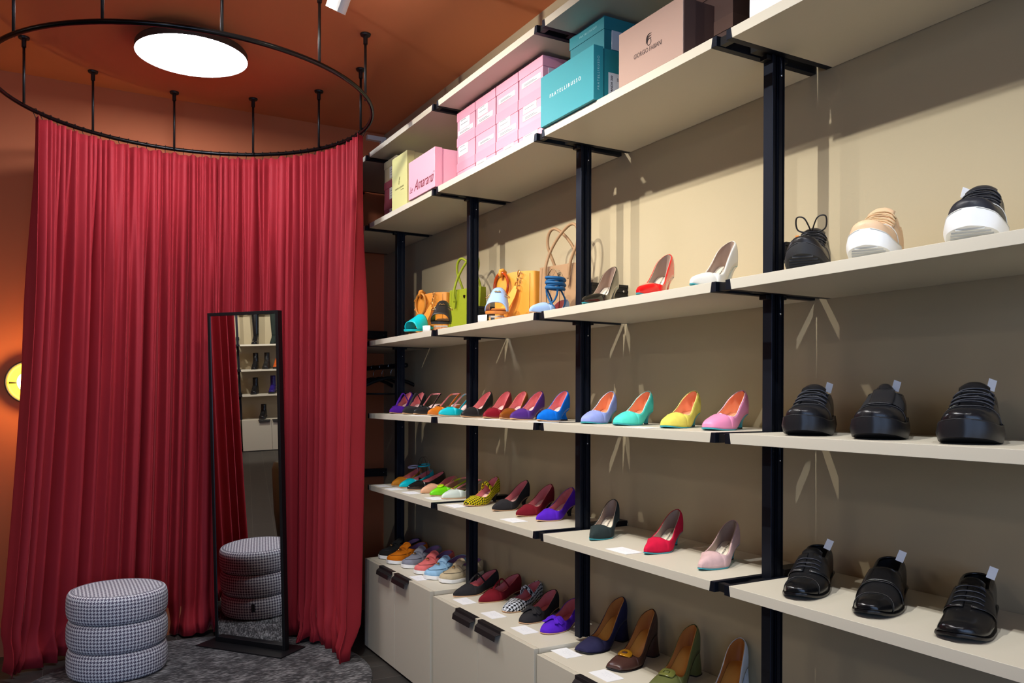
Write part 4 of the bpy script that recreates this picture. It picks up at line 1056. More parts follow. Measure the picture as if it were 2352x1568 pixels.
def upright_box(x, y0, y1, z, h, m, ml, label, depth=.115, lid=.036, group=None, name='shoe_box'):
    """box standing on its side, the lid facing -X"""
    yc = (y0+y1)/2; w = (y0-y1)/2
    o = empty(name, (x, yc, z), 0, label, 'box', group)
    g = G(); g.box(.003, depth, -w+.003, w-.003, .003, h-.003); g.build('base', m, o, bevel=.0006)
    g = G(); g.box(0, lid, -w, w, 0.0005, h); g.build('lid', ml, o, bevel=.0012)
    return o, w

# ------------------------------------------------------------------ boxes on the second shelf
ZB = ROW_Z['B']+TH+.0005
PK = mat('pink card', (236, 164, 184), .6); PKL = mat('pink card lid', (232, 156, 178), .6)
cols = [(3.124, 2.953), (2.951, 2.778), (2.776, 2.604), (2.602, 2.430)]
cn = ['first', 'second', 'third', 'fourth']; rn = ['bottom', 'middle', 'top']
stk = {(0, 2): ((.15, .70, .28, .96), (.06, .88, .08, .26)), (0, 1): ((.10, .62, .25, .95),), (0, 0): (), (1, 2): ((.12, .62, .30, .96), (.10, .86, .06, .26)), (1, 1): ((.15, .9, .22, .38),), (1, 0): ((.05, .55, .4, .96),),
       (2, 2): ((.12, .86, .28, .46),), (2, 1): ((.12, .66, .32, .96), (.10, .9, .10, .29)), (2, 0): ((.35, .82, .40, .96),), (3, 2): ((.14, .92, .30, .48),), (3, 1): ((.20, .75, .40, .96), (.18, .94, .16, .36)), (3, 0): ((.20, .80, .30, .96),)}
for i, (y0, y1) in enumerate(cols):
    for k in range(3):
        flat_box(1.492, y0, y1, ZB+k*.1063, PK, PKL, f'pink lidded shoe box, {rn[k]} of its stack, in the {cn[i]} column from the curtain', h=.1058, group='pink shoe boxes stacked in a block', stickers=stk[(i, k)], stick_side=(i == 3), depth=.255)
DP = mat('dusky pink card', (176, 88, 108), .6)
for k, (m_, l_) in enumerate(((DP, 'dusky pink shoe box, bottom of the small stack next to the curtain'), (DP, 'dusky pink shoe box in the middle of the small stack next to the curtain'), (mat('cream card', (206, 196, 164), .6), 'cream shoe box on top of the two dusky pink ones'))):
    flat_box(1.475, 3.945, 3.775, ZB+k*.104, m_, m_, l_, h=.1035, depth=.27, stickers=((.45, .95, .08, .62),))
YG = mat('yellow green card', (206, 204, 142), .55)
b, w = upright_box(1.412, 3.668, 3.480, ZB, .250, YG, mat('yellow green lid', (210, 206, 138), .55), 'tall pale yellow-green boot box standing on end left of the pink script box', depth=.125, lid=.037)
text_mesh('lettering', 'roberto serpentini', .0155, mat('olive print', (92, 84, 42), .6), b, facing(-.0003, .0, .098), extrude=.0001, space=.95)
text_mesh('small_print', 'made in italy', .007, mat('olive print', (92, 84, 42), .6), b, facing(-.0003, -.035, .084), extrude=.0001)
g = G(); g.tube(catmull([(-.0003, .006, .130), (-.0003, .010, .118), (-.0003, .002, .114), (-.0003, -.002, .124), (-.0003, .003, .134), (-.0003, -.006, .148), (-.0003, -.003, .132)], 5), .0009, 5); g.build('logo', mat('olive print', (92, 84, 42), .6), b)
PA = mat('pale pink card', (240, 180, 196), .55)
b, w = upright_box(1.392, 3.412, 3.124, ZB, .168, PA, mat('pale pink lid', (238, 172, 190), .5), 'pink shoe box standing on its side with dark red script lettering', depth=.125, lid=.033)
RS = mat('dark red print', (110, 12, 28), .5)
text_mesh('lettering', 'Amaranti', .066, RS, b, facing(-.0003, -.022, .048), shear=.45, space=.9, extrude=.0001, xs=.92)
text_mesh('small_lettering', 'Le', .040, RS, b, facing(-.0003, .116, .040), shear=.5, extrude=.0001, xs=.8)
TE = mat('teal card', (34, 124, 136), .5); TEL = mat('teal lid', (46, 142, 154), .5)
for k in range(3):
    o = flat_box(1.505, 2.283, 2.085, ZB+k*.1063, TE, TE, ['teal shoe box, bottom of three behind the upright teal box', 'teal shoe box, middle of three behind the upright teal box', 'teal shoe box, topmost of three behind the upright teal box'][k], h=.1058, depth=.245, lid=.040, group='teal shoe boxes stacked behind')
    if k == 2:
        text_mesh('lettering', 'FRATELLIRUSSO', .0095, mat('pale teal print', (170, 215, 220), .6), o, facing(-.0003, -.01, .086), space=1.5, extrude=.0001)
        g = G(); g.box(.03, .11, -.0985, -.0965, .006, .066); g.build('side_sticker', mat('pale sticker', (206, 210, 222), .6), o)
    if k == 1:
        g = G(); g.box(.0006, .0022, -.03, .035, .072, .092); st = g.build('sticker', M_WHITE, o)
        text_mesh('sticker_text', 'EMMA 21', .010, M_DARKPRINT, st, facing(.0003, .002, .082), extrude=.0001)
b, w = upright_box(1.388, 2.274, 1.976, ZB, .163, TE, TEL, 'bright teal shoe box on its side at the shelf edge, with spaced white lettering', depth=.115, lid=.036)
text_mesh('lettering', 'FRATELLIRUSSO', .0165, M_WHITE, b, facing(-.0003, .005, .085), space=1.6, extrude=.0001)
text_mesh('lid_lettering', 'FRATELLIRUSSO', .0105, mat('pale teal print', (170, 215, 220), .6), b, facing_side(.018, -w-.0003, .082, True), space=1.4, extrude=.0001)
g = G(); g.box(.056, .105, -w+.0024, -w+.0034, .012, .092); st = g.build('side_sticker', mat('pale sticker', (206, 210, 222), .6), b)
text_mesh('sticker_text', 'AMANDA 200', .0105, M_DARKPRINT, st, facing_side(.068, -w+.0020, .052, True), extrude=.0001)
text_mesh('sticker_number', '37', .011, M_DARKPRINT, st, facing_side(.092, -w+.0020, .074, True), extrude=.0001)
BR = mat('brown card', (84, 62, 56), .6); BRL = mat('rose brown card', (176, 146, 132), .55)
b, w = upright_box(1.402, 1.872, 1.602, ZB, .152, BR, BRL, 'large rose-brown shoe box on its side with a dark logo and name', depth=.112, lid=.004)
g = G(); g.box(.004, .042, -w-.0004, w+.0004, .0003, .1524); g.build('lid_side', BR, b)
text_mesh('lettering', 'GIORGIO FABIANI', .0180, mat('brown print', (48, 34, 36), .6), b, facing(-.0003, .006, .062), space=.95, extrude=.0001, xs=.86)
g = G()
for i in range(3): g.tube(catmull([(-.0003, -.010, .103-.006*i), (-.0003, .002, .102-.006*i), (-.0003, .010, .094-.005*i), (-.0003, .011, .084-.002*i)], 5), [.0005+.0012*math.sin(PI*j/15) for j in range(16)], 5)
g.tube(catmull([(-.0003, .006, .086), (-.0003, .006, .076), (-.0003, -.002, .073), (-.0003, -.008, .080), (-.0003, -.006, .090)], 5), .0010, 5)
g.build('logo', mat('brown print', (48, 34, 36), .6), b)
for k in range(3):
    flat_box(1.51, 1.720, 1.535, ZB+k*.1063, BR, mat('brown lid', (92, 68, 60), .5), ['dark brown shoe box, bottom of three between the rose-brown and white boxes', 'dark brown shoe box, middle of three between the rose-brown and white boxes', 'dark brown shoe box, topmost of three between the rose-brown and white boxes'][k], h=.1058, depth=.24, group='dark brown shoe boxes stacked')
upright_box(1.412, 1.384, 1.10, ZB, .165, mat('white card', (236, 238, 240), .55), mat('white card', (236, 238, 240), .55), 'white shoe box standing on its side, cut by the upper picture edge', depth=.115, lid=.036)

# ------------------------------------------------------------------ bags
ZCs = ROW_Z['C']+TH+.0005
RB = math.radians(15)
tote((1.612, 3.307, ZCs), RB, 'lime green leather tote bag with looped handles behind the post', (150, 160, 22), .215, .207, .055)
tote((1.622, 2.535, ZCs), RB, 'taupe grained leather tote bag with long looped handles behind the blue laced flat', (164, 128, 92), .205, .207, .055)
ring_bag((1.545, 3.525, ZCs), RB, 'tan leather bag with a bamboo ring handle and hanging strap', (214, 134, 44), leather('bamboo', (188, 120, 44), .3), True, .235, .200, .08)
ring_bag((1.575, 2.785, ZCs), RB, 'bright yellow-orange leather bag with a tortoiseshell ring handle and hanging strap', (224, 152, 54), mat('tortoiseshell', (170, 62, 16), .12, vary=.75, vscale=28, coat=.6), False, .228, .203, .08)

# ------------------------------------------------------------------ shoes, third shelf (C)
TEAL_S = mat('teal sole', (60, 160, 172), .35)
PL = mat('pink leather lining', (232, 140, 142), .5); PLI = mat('pale pink insole', (246, 206, 200), .5); OL = mat('apricot lining', (242, 172, 130), .5)
GL = mat('taupe lining', (176, 152, 136), .6); GI = mat('cream insole', (236, 226, 206), .5)
slide((1.405, 3.450, ZCs), 30, 'turquoise leather slide with a peep toe', leather('turquoise slide', (12, 196, 205), .3), leather('turquoise bed', (10, 180, 188), .4), 'almond', False, L=.22, riser=.012, hc=[(0, .02), (.1, .030), (.3, .048), (.5, .066), (.6, .07)], t0=.12, t1=.46)
slide((1.412, 3.115, ZCs), 60, 'black leather slide with a gold bit in front of the green bag', leather('black slide', (42, 40, 38), .35), leather('black bed', (46, 44, 42), .4), 'round', True)
slide((1.412, 2.625, ZCs), 57, 'pale blue leather slide with a gold bit and tan footbed', leather('pale blue', (166, 196, 240), .35), leather('tan bed', (222, 134, 62), .4), 'round', True)
o, s = pump((1.405, 2.355, ZCs), 24, 'pale blue pointed flat with dark blue ropes wound round a clear ankle form', leather('pale blue', (166, 196, 240), .35), PL, heel=.008, kind='low', L=.215, W=.035, inner=PLI,
            hs=[(.25, .036), (.36, .026), (.5, .012), (.62, .010), (.75, .030), (.9, .050), (1, .056)], group=None, name='laced_flat')
RO = mat('blue rope', (10, 84, 134), .6, bump=.5, bscale=300)
ax = .66*.215
for k in range(5): 
    g = G(); g.torus((ax+.004*(k % 2), 0, .098+.0088*k), .034, .0056, Matrix.Rotation(.10*(-1)**k, 3, 'X'), 36, 8, sx=1.0, sy=.9); g.build('rope_coil', RO, o, smooth=True)
for sg in (-1, 1):
    tube_part('rope', RO, o, catmull([s.P(.42, 1, sg, s.hs(.42), .9*s.w(.42)), (.12, -sg*.006, .05), (ax-.02, -sg*.022, .08), (ax-.024, -sg*.02, .098)], 6), .0034, 8)
    tube_part('rope', RO, o, catmull([(ax-.015, sg*.026, .098), (ax+.02, sg*.028, .06), (ax+.012, sg*.026, .03)], 6), .0034, 8)
g = G(); g.ribbon(catmull([(ax, -.025, .012), (ax, -.028, .08), (ax, -.024, .135), (ax, 0, .165), (ax, .024, .135), (ax, .028, .08), (ax, .025, .012)], 6), (1, 0, 0), .030, .0022)
fm = g.build('ankle_form', M_CLEAR); fm.matrix_world = Matrix.Translation((1.405, 2.355, ZCs)) @ Matrix.Rotation(math.radians(24), 4, 'Z')
tag(fm, 'clear acrylic ankle form standing in the blue laced flat', 'display form')
hiC = dict(heel=.066, kind='stiletto', th=.0022, W=.035, L=.215, sole_m=TEAL_S, inner=GI, brand='FRATELLIRUSSO', group='pointed pumps on the third shelf', hs=[(.25, .036), (.36, .033), (.5, .034), (.65, .041), (.8, .052), (.93, .063), (1, .069)])
pump((1.412, 2.050, ZCs), 29, 'black patent pointed pump with a thin heel, beside the black wall bracket', patent('black', (34, 32, 26)), GL, **hiC)
pump((1.412, 1.786, ZCs), 28, 'red patent pointed pump with a thin heel and blue-green sole', patent('red', (226, 26, 26)), GL, **hiC)
pump((1.412, 1.570, ZCs), 19, 'white leather pointed pump with a thin heel', leather('white', (236, 232, 222), .25), GL, **hiC)
WS = mat('white rubber sole', (240, 240, 238), .5); BS = mat('black rubber sole', (24, 24, 28), .38)
o, s = sneaker((1.435, 1.240, ZCs), 35, 'black leather trainer with studded sole and orange tab', leather('black soft', (30, 29, 30), .3), mat('black lug sole', (34, 34, 36), .6), L=.28, W=.043, th=.022, spring=.034, hk=1.15, sole_e=.002, tread=True, accent=mat('black lug', (50, 50, 52), .6), group='trainers on the third shelf')
for sg in (-1, 1): tube_part('lace_loop', leather('black soft', (30, 29, 30), .3), o, catmull([(.14, 0, .105), (.12, sg*.014, .135), (.125, sg*.032, .138), (.135, sg*.030, .112), (.14, sg*.004, .104)], 6), .0018, 6)
g = G(); g.box(.125, .127, .026, .034, .068, .098); g.build('pull_tab', mat('orange tab', (230, 130, 30), .5), o)
o, s = sneaker((1.43, 1.077, ZCs), 28, 'beige leather sneaker with a thick white sole', leather('beige', (228, 190, 152), .45), WS, L=.27, W=.043, th=.030, spring=.026, hk=1.2, sole_e=.0035, lace_m=mat('beige lace', (206, 180, 140), .8), lining=mat('beige lining', (214, 180, 148), .6), tread=True, accent=mat('sole rib', (206, 206, 200), .5), group='trainers on the third shelf')
g = G(); g.box(.20, .203, -.012, .012, .105, .130); g.build('green_heel_tab', mat('green tab', (40, 90, 60), .6), o)
o, s = sneaker((1.43, .863, ZCs), 27, 'black leather sneaker with a thick white sole', leather('black blue', (34, 35, 42), .4), WS, L=.28, W=.046, th=.030, spring=.026, hk=1.22, sole_e=.0035, tread=True, accent=mat('sole rib', (206, 206, 200), .5), group='trainers on the third shelf')
sneaker((1.435, .690, ZCs), 24, 'white sneaker just entering the right picture edge', leather('white', (236, 232, 222), .25), WS, L=.285, W=.046, th=.034, spring=.016, group='trainers on the third shelf')

# ------------------------------------------------------------------ fourth shelf (D)
ZD = ROW_Z['D']+TH+.0005; XT = 1.462; K_ = XT/1.43
def rowD(y, deg, label, m, lining=PL, **k):
    kw = dict(L=.198, W=.034, heel=.040, kind='spool', inner=PLI, group='heeled shoes on the fourth shelf', sock=mat('sock pale', (250, 220, 214), .5)); kw.update(k)
    return pump((XT, y*K_, ZD), deg, label, m, lining, **kw)
PUR = (88, 34, 160)
rowD(3.716, 39, 'purple suede T-strap heel at the curtain end', suede('purple', PUR), style='tstrap high', heel_m=suede('purple', PUR), t0=.26)
rowD(3.549, 40, 'black suede T-strap heel beside the purple one', suede('black', (44, 42, 44)), style='tstrap high', t0=.26)
rowD(3.419, 32, 'black leather slingback with a round ornament', leather('black', (36, 35, 36), .35), style='sling', deco='button')
rowD(3.263, 22, 'orange-brown leather slingback with a gold bit', leather('cognac', (206, 112, 20), .35), style='sling', deco='bit')
rowD(3.149, 18, 'turquoise leather slingback with a gold bit, next to the post', leather('turquoise', (0, 188, 204), .35), style='sling', deco='bit')
rowD(2.927, 28, 'black leather pump, first right of the post', leather('black', (36, 35, 36), .35))
rowD(2.736, 34, 'dark red leather pump with pink lining', leather('dark red', (140, 24, 42), .3))
rowD(2.606, 34, 'brown leather pump, partly hidden by the dark purple one', leather('brown', (138, 74, 22), .3))
rowD(2.529, 26, 'dark purple leather pump', leather('dark purple', (84, 46, 130), .3))
rowD(2.344, 29, 'bright blue suede pump with spool heel', suede('bright blue', (8, 112, 222)), heel_m=suede('bright blue', (8, 112, 222)))
pk = dict(lining=OL, inner=OL, sole_m=TEAL_S, heel_m=TEAL_S, kind='kitten', heel=.036, shape='almond', W=.035, L=.200, group='pastel pumps on the fourth shelf', sock=None)
rowD(2.067, 30, 'periwinkle suede pump with blue-green heel', suede('periwinkle', (150, 162, 226)), trim=mat('pale trim', (214, 220, 246), .5), **pk)
rowD(1.904, 25, 'mint suede pump with blue-green heel', suede('mint', (84, 216, 200)), trim=mat('mint trim', (190, 246, 238), .5), **pk)
rowD(1.691, 26, 'lemon yellow suede pump with blue-green heel', suede('lemon', (226, 214, 96)), trim=mat('lemon trim', (238, 230, 130), .5), **pk)
rowD(1.532, 20, 'pink leather pump with blue-green heel', leather('pink', (240, 146, 186), .4), trim=mat('pink trim', (250, 206, 224), .5), **pk)
BL = leather('black sneaker', (27, 27, 30), .24)
sn = []
sn.append(sneaker((1.440, 1.245, ZD), 34, 'black leather lace-up sneaker with a thick black sole, closest to the post', BL, BS, W=.046, th=.030, group='chunky black sneakers', lace_m=mat('black lace', (40, 42, 52), .5)))
sn.append(sneaker((1.440, 1.066, ZD), 31, 'black leather sneaker with a wide centre band instead of laces', BL, BS, W=.047, th=.030, style='band', group='chunky black sneakers'))
sn.append(sneaker((1.440, .878, ZD), 28, 'black sneaker with zigzag laces and glossy toe, nearest the right edge', leather('black shiny', (24, 24, 27), .15), BS, W=.048, th=.030, group='chunky black sneakers', lace_m=mat('black lace', (40, 42, 52), .5)))

# ------------------------------------------------------------------ lowest shelf (E)
ZE = ROW_Z['E']+TH+.0005
fl = dict(kind='low', heel=.010, L=.245, W=.039, inner=PLI, group='flats on the lowest shelf')
def form(x, y, deg, h, label):
    g = G(); pts = catmull([(0, -.024, 0), (0, -.027, h*.5), (0, -.020, h*.85), (0, 0, h), (0, .020, h*.85), (0, .027, h*.5), (0, .024, 0)], 6)
    g.ribbon(pts, (1, 0, 0), .022, .0022); o = g.build('ankle_form', M_CLEAR); o.location = (x, y, ZE+.013); o.rotation_euler = (0, 0, math.radians(deg)); tag(o, label, 'display form')
def ankle_strap(o, s, m, z, r=.026, tx=.72):
    g = G(); g.ribbon([(tx*s.L+r*1.2*math.cos(a), s.c(tx)+r*math.sin(a), z+.004*math.cos(a)) for a in np.linspace(0, 2*PI, 28)], (0, 0, 1), .006, .0018); g.build('ankle_strap', m, o)
    tube_part('heel_strap', m, o, [(s.L*.985, s.c(1), s.zs(1)+.03), (tx*s.L+r*1.15, s.c(tx), z)], .003, 6, flat=.5)
m_ = leather('mustard', (196, 124, 34), .35); o, s = pump((1.481, 3.821, ZE), 34, 'mustard leather flat with a pale lavender ankle strap', m_, PL, **fl); ankle_strap(o, s, leather('lavender', (190, 186, 214), .4), .085)
m_ = leather('turquoise', (0, 188, 204), .35); o, s = pump((1.486, 3.731, ZE), 28, 'turquoise flat with an ankle strap on a clear form', m_, PL, **fl); ankle_strap(o, s, m_, .10, .028)
form(1.486+.176*math.cos(math.radians(28)), 3.731+.176*math.sin(math.radians(28)), 28, .13, 'clear acrylic ankle form in the turquoise flat')
pump((1.484, 3.627, ZE), 22, 'black patent ballet flat with pink lining', patent('black2', (22, 21, 22)), PL, **fl)
pump((1.486, 3.468, ZE), 26, 'nude leather flat with a cut-out side', leather('nude', (226, 170, 136), .35), PL, **fl, hs=[(.25, .036), (.36, .03), (.5, .020), (.65, .026), (.8, .042), (1, .052)])
pump((1.483, 3.358, ZE), 22, 'lime green slingback flat with a round ornament', leather('lime', (112, 214, 8), .35), PL, **fl, style='sling', deco='disc', strap_m=leather('yellow lime', (184, 224, 20), .4))
pump((1.484, 3.234, ZE), 22, 'white slingback flat with a gold bit, next to the post', leather('offwhite', (214, 224, 214), .35), PL, **fl, style='sling', deco='bit')
TW = houndstooth('yellow tweed', (20, 20, 18), (226, 206, 10), 8*105, 8*105, wobble=.0045, bump=.9); TW2 = houndstooth('yellow tweed strap', (20, 20, 18), (226, 206, 10), 8*105, 8*105, coord='Object', wobble=.003, bump=.9)
TB = houndstooth('black white tweed', (18, 18, 24), (226, 230, 238), 8*72, 8*72, wobble=.003, bump=.9); TB2 = houndstooth('black white tweed strap', (18, 18, 24), (226, 230, 238), 8*72, 8*72, coord='Object', wobble=.003, bump=.9)
he = dict(kind='kitten', heel=.038, L=.222, W=.036, inner=PLI, group='heeled shoes on the lowest shelf')
pump((1.470, 2.971, ZE), 28, 'yellow and black tweed strap shoe with black heel', TW, PL, **he, style='maryjane', heel_m=suede('black', (44, 42, 44)), uv=True, shape='almond', t0=.26, strap_m=TW2)
pump((1.501, 2.797, ZE), 24, 'black suede pointed pump with pale pink lining', suede('black', (44, 42, 44)), PL, **he)
pump((1.509, 2.623, ZE), 24, 'wine red suede pointed pump', suede('wine', (118, 24, 36)), PL, **he, heel_m=suede('black', (44, 42, 44)))
pump((1.515, 2.488, ZE), 23, 'violet suede pointed pump beside the post', suede('violet', (88, 34, 190)), PL, **he, heel_m=suede('black', (44, 42, 44)))
te = dict(kind='kitten', heel=.039, L=.218, W=.036, inner=GI, sole_m=TEAL_S, heel_m=TEAL_S, brand='FRATELLIRUSSO', group='kitten heels on the lowest shelf')
pump((1.463, 2.077, ZE), 36, 'dark green suede pointed kitten heel', suede('dark green', (44, 54, 54)), GL, **te)
pump((1.469, 1.820, ZE), 26, 'crimson suede pointed kitten heel', suede('crimson', (206, 24, 62)), GL, **te)
pump((1.457, 1.584, ZE), 24, 'dusty rose suede pointed kitten heel', suede('dusty rose', (214, 178, 176)), GL, **te)
DG = leather('black grained', (26, 26, 28), .28)
dr = [derby((1.430, 1.250, ZE), 31, 'black leather derby shoe with a toe cap, closest to the post', DG, nlace=3),
      derby((1.440, 1.076, ZE), 28, 'black leather slip-on dress shoe with a smooth front panel', DG, style='slip'),
      derby((1.440, .890, ZE), 25, 'plain-toe black leather derby with a wide welt, nearest the right edge', leather('black smooth', (20, 20, 22), .14), shape='round', cap=False, welt=.004, side=1)]

# ------------------------------------------------------------------ cabinet tops (F)
LV = mat('lilac lining', (170, 130, 176), .6)
for y, x, d, rgb, lab, key in ((3.888, 1.446, 20, (34, 34, 34), 'black suede loafer with white sole and gold charm, beside the curtain', 'black'), (3.750, 1.440, 26, (204, 112, 16), 'orange suede loafer with white sole', 'orange'),
        (3.620, 1.467, 28, (132, 134, 146), 'grey suede loafer with white sole', 'grey'), (3.468, 1.470, 30, (226, 114, 112), 'coral pink suede loafer with white sole', 'coral'),
        (3.350, 1.466, 25, (150, 192, 224), 'light blue suede loafer with white sole', 'blue'), (3.252, 1.496, 25, (200, 182, 148), 'beige suede loafer with white sole, half behind the post', 'beige')):
    loafer((x, y, .4525), d, lab, rgb, LV, key=key)
ZF2, ZF3 = .4405, .4285
ff = dict(kind='low', heel=.014, L=.25, W=.040, inner=PL, group='flats on the second cabinet', hs=[(.25, .036), (.36, .032), (.5, .033), (.65, .040), (.8, .052), (1, .062)])
pump((1.454, 3.050, ZF2), 18, 'black suede pointed strap flat, beside the post', suede('black', (44, 42, 44)), PL, **ff, style='maryjane tstrap', t0=.33, dt=.06)
pump((1.501, 2.910, ZF2), 22, 'wine red suede pointed strap flat', suede('wine', (118, 24, 36)), PL, **ff, style='maryjane tstrap', t0=.33, dt=.06)
pump((1.521, 2.733, ZF2), 28, 'black and white houndstooth tweed strap flat', TB, PL, **ff, style='maryjane', uv=True, shape='almond', strap_m=TB2)
pump((1.501, 2.567, ZF2), 30, 'black suede flat with a large fabric bow', suede('black', (44, 42, 44)), PL, **ff, deco='bow', shape='almond')
pump((1.501, 2.418, ZF2), 29, 'violet suede flat with a large fabric bow, beside the post', suede('violet', (88, 34, 190)), PL, **ff, deco='bow', shape='almond')
TL = mat('tan lining', (196, 128, 66), .45); SK = mat('silver label', (206, 200, 198), .5)
bb = dict(kind='flare', heel=.068, L=.235, W=.041, shape='square', lining=TL, inner=mat('ochre insole', (226, 160, 76), .45), sole_m=mat('black leather sole', (20, 18, 20), .25), group='block heels on the third cabinet', sole_e=.0025,
          hs=[(.25, .034), (.36, .030), (.5, .032), (.65, .042), (.8, .056), (1, .070)])
pump((1.515, 2.211, ZF3), 18, 'navy suede square-toe block heel', suede('navy', (42, 40, 70)), **bb)
pump((1.504, 2.019, ZF3), 21, 'dark brown leather block heel with an oval gold-brown buckle', leather('dark brown', (70, 44, 38), .25), **bb, deco='gold_plate', strap_m=mat('amber plate', (176, 120, 20), .2, coat=.6, metal=.4))
pump((1.500, 1.815, ZF3), 21, 'olive leather block heel with a square buckle, cut by the lower picture edge', leather('olive', (96, 100, 56), .3), **bb, deco='square_plate', strap_m=leather('olive plate', (104, 106, 50), .2))
pump((1.530, 1.625, ZF3), 26, 'white leather heel, only its back rising above the lower picture edge', leather('cool white', (214, 222, 232), .35), **bb)

# ------------------------------------------------------------------ price cards and tags
def card(x, y, z, label, rz=0, w=.062, l=.098):
    o = empty('price_card', (x, y, z), rz, label, 'card', 'white price cards')
    g = G(); g.box(-w/2, w/2, -l/2, l/2, 0, .0009); g.build('paper', M_WHITE, o)
    g = G()
    for i, (a, b) in enumerate(((-.30, .30), (-.22, .22), (-.26, .26), (-.12, .12))): g.box(.016-.008*i-.0005, .016-.008*i+.0005, a*l, b*l, .0009, .00105)
    p = g.build('printed_lines', mat('faint print', (205, 207, 214), .7), o); tag(p, kind='stuff')
for x, y, l in ((1.441, 3.870, 'white price card on the lowest shelf beside the curtain'), (1.442, 3.711, 'white price card in front of the turquoise ankle-strap flat'), (1.455, 3.523, 'white price card in front of the black patent flat'),
                (1.466, 3.278, 'white price card in front of the white slingback flat'), (1.441, 3.016, 'white price card left of the yellow tweed shoe'), (1.458, 2.566, 'white price card in front of the wine red pointed pump'), (1.451, 1.905, 'white price card between the dark green and crimson kitten heels')):
    card(x, y, ZE, l)
for x, y, z, l in ((1.445, 3.405, .4525, 'white price card in front of the coral loafer'), (1.462, 2.975, ZF2, 'white price card in front of the black strap flat'), (1.466, 2.735, ZF2, 'white price card in front of the houndstooth flat'), (1.468, 2.505, ZF2, 'white price card left of the violet bow flat'),
                   (1.476, 2.245, ZF3, 'white price card left of the navy block heel'), (1.462, 2.005, ZF3, 'white price card under the toe of the dark brown block heel')):
    card(x, y, z-.0002, l)
for y, l in ((3.38, 'white price card under the black slingback on the fourth shelf'), (2.70, 'white price card in front of the dark red pump'), (2.33, 'white price card under the bright blue pump'), (1.80, 'white price card between the mint and lemon pumps')):
    card(1.436, y, ZD-.0002, l)
def curled(x, y, l):
    V = []; F = []; n = 8
    for i in range(n+1):
        a = i/n; V += [(x+.018*a*a, y-.040*a, ZCs), (x+.018*a*a, y-.040*a, ZCs+.028)]
    for i in range(n): F.append((2*i, 2*i+2, 2*i+3, 2*i+1))
    o = link_mesh('curled_card', V, F, M_WHITE, smooth=True, mods=[('SOLIDIFY', dict(thickness=.0008))]); tag(o, l, 'card', 'curled white cards')
curled(1.415, 3.300, 'curled white card standing left of the black slide'); curled(1.412, 2.765, 'curled white card standing below the pale blue slide')
def tagged(o, lx, ly, lz, rz, label, tilt=-.25):
    p = o.matrix_basis @ Vector((lx, ly, lz)); price_tag(p, rz, tilt, label)
tagged(sn[0][0], .195, -.030, .098, -.5, 'white tag sticking out of the lace-up black sneaker nearest the post')
tagged(sn[1][0], .190, -.020, .100, -.6, 'white tag sticking out of the black sneaker with the centre band')
tagged(sn[2][0], .195, -.028, .100, -.6, 'white tag sticking out of the glossy zigzag-laced sneaker')
tagged(dr[0][0], .19, -.030, .086, -1.1, 'white tag sticking out of the toe-cap derby')
tagged(dr[1][0], .19, -.028, .088, -1.0, 'white tag sticking out of the slip-on dress shoe')
tagged(dr[2][0], .19, -.030, .088, -.9, 'white tag sticking out of the plain-toe derby')
price_tag((1.60, 1.335, ZCs+.085), -.5, -.2, 'white tag sticking out of the studded black trainer')
price_tag((1.60, .985, ZCs+.12), -.5, -.2, 'white tag sticking out of the white-soled black sneaker')

# ------------------------------------------------------------------ shoe wall across the shop, seen in the mirror
FX, FC = -7.27, 4.43
fz = {'B': 2.12, 'C': 1.526, 'D': 1.160, 'E': .798}
ft = {'B': 'upper', 'C': 'second', 'D': 'third', 'E': 'lowest'}
for k, (yc, nm) in enumerate(((FC-.42, 'right of the post'), (FC+.42, 'left of the post'))):
    for r, z in fz.items(): shelf((FX, yc, z), PI, f'beige {ft[r]} shelf of the far boot wall, {nm} in the mirror', 'far boot wall shelves')
    cabinet((FX+.015, yc, 0), PI, f'beige cabinet of the far boot wall, {nm} in the mirror', 'far cabinets', .41, -.41, .455, ((-.18, -.012), (.012, .18)))
post((FX, FC, 0), PI, 'black post of the far boot wall, seen in the mirror', 'far posts', list(fz.values()), bottom=.45)
BK = leather('boot black', (24, 24, 26), .25); BKS = mat('boot sole', (30, 30, 30), .5); BG = suede('boot dark green', (40, 48, 44))
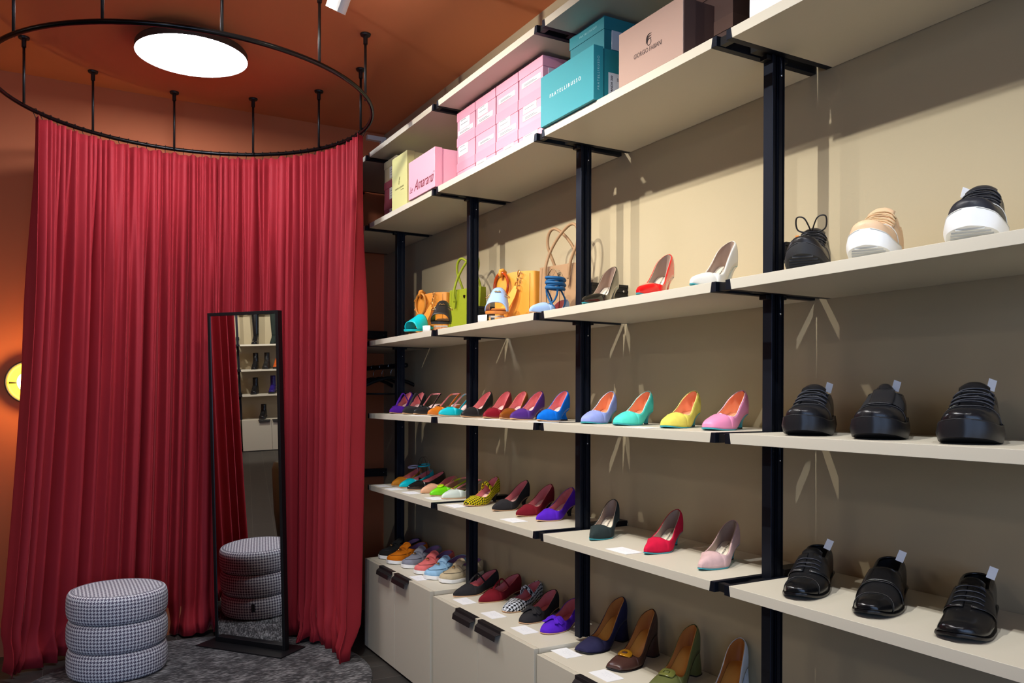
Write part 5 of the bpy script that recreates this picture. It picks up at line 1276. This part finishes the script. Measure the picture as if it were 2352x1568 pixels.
for (y, z, H, m_, ch, lc, l) in ((4.42, 1.5515, .56, BK, False, True, 'tall black leather boot on the far wall, mirrored'), (4.16, 1.5515, .52, BG, False, False, 'tall dark suede boot at the edge of the mirror'), (4.80, 1.5515, .23, BK, True, True, 'short black boot left of the far post, mirrored'),
        (4.44, 1.1855, .24, BK, False, False, 'slim black ankle boot above the laced ones, mirrored'), (4.28, 1.1855, .24, leather('boot charcoal', (38, 37, 36), .4), True, False, 'charcoal ankle boot, mirrored'), (4.13, 1.1855, .15, leather('boot orange', (206, 92, 34), .4), True, False, 'orange ankle boot at the mirror edge'),
        (4.46, .8235, .24, BK, True, True, 'black laced boot on the lowest far shelf, mirrored'), (4.21, .8235, .26, leather('boot violet', (44, 30, 110), .2), True, True, 'boot with violet shaft, mirrored'), (4.36, .4555, .21, BK, True, True, 'black laced boot on the far cabinet, mirrored')):
    boot((FX-.03, y-.21, z+.0), 180+12, l, m_, H, BKS, ch, lc)

# tub armchair beside the fitting corner, only its edge shows in the mirror
ch = empty('armchair', (-.86, 3.70, 0), .6, 'dark olive rounded armchair, its edge seen in the mirror', 'armchair')
OM = leather('olive armchair', (58, 56, 38), .5)
V = []; F = []; n = 26
prof = [(.30, .10), (.34, .12), (.36, .35), (.36, .66), (.345, .71), (.315, .72), (.29, .69), (.285, .40)]
for r, z in prof:
    for k in range(n+1):
        a = math.radians(-125+250*k/n); V.append((r*math.cos(a), r*math.sin(a), z if z < .5 else z-.10*abs(math.sin(a/2))**3))
for i in range(len(prof)-1):
    for k in range(n): F.append((i*(n+1)+k, i*(n+1)+k+1, (i+1)*(n+1)+k+1, (i+1)*(n+1)+k))
link_mesh('backrest', V, F, OM, ch, smooth=True, mods=[('SOLIDIFY', dict(thickness=.01))])
g = G(); g.lathe([(.001, .12), (.27, .12), (.285, .15), (.285, .38), (.26, .42), (.15, .435), (.001, .437)], n=40); g.build('seat', OM, ch, smooth=True)
for a in (45, 135, 225, 315):
    g = G(); x, y = .24*math.cos(math.radians(a)), .24*math.sin(math.radians(a)); g.tube([(x, y, .13), (x*1.08, y*1.08, 0)], [.016, .010], 10); g.build('leg', M_TRIM, ch, smooth=True)
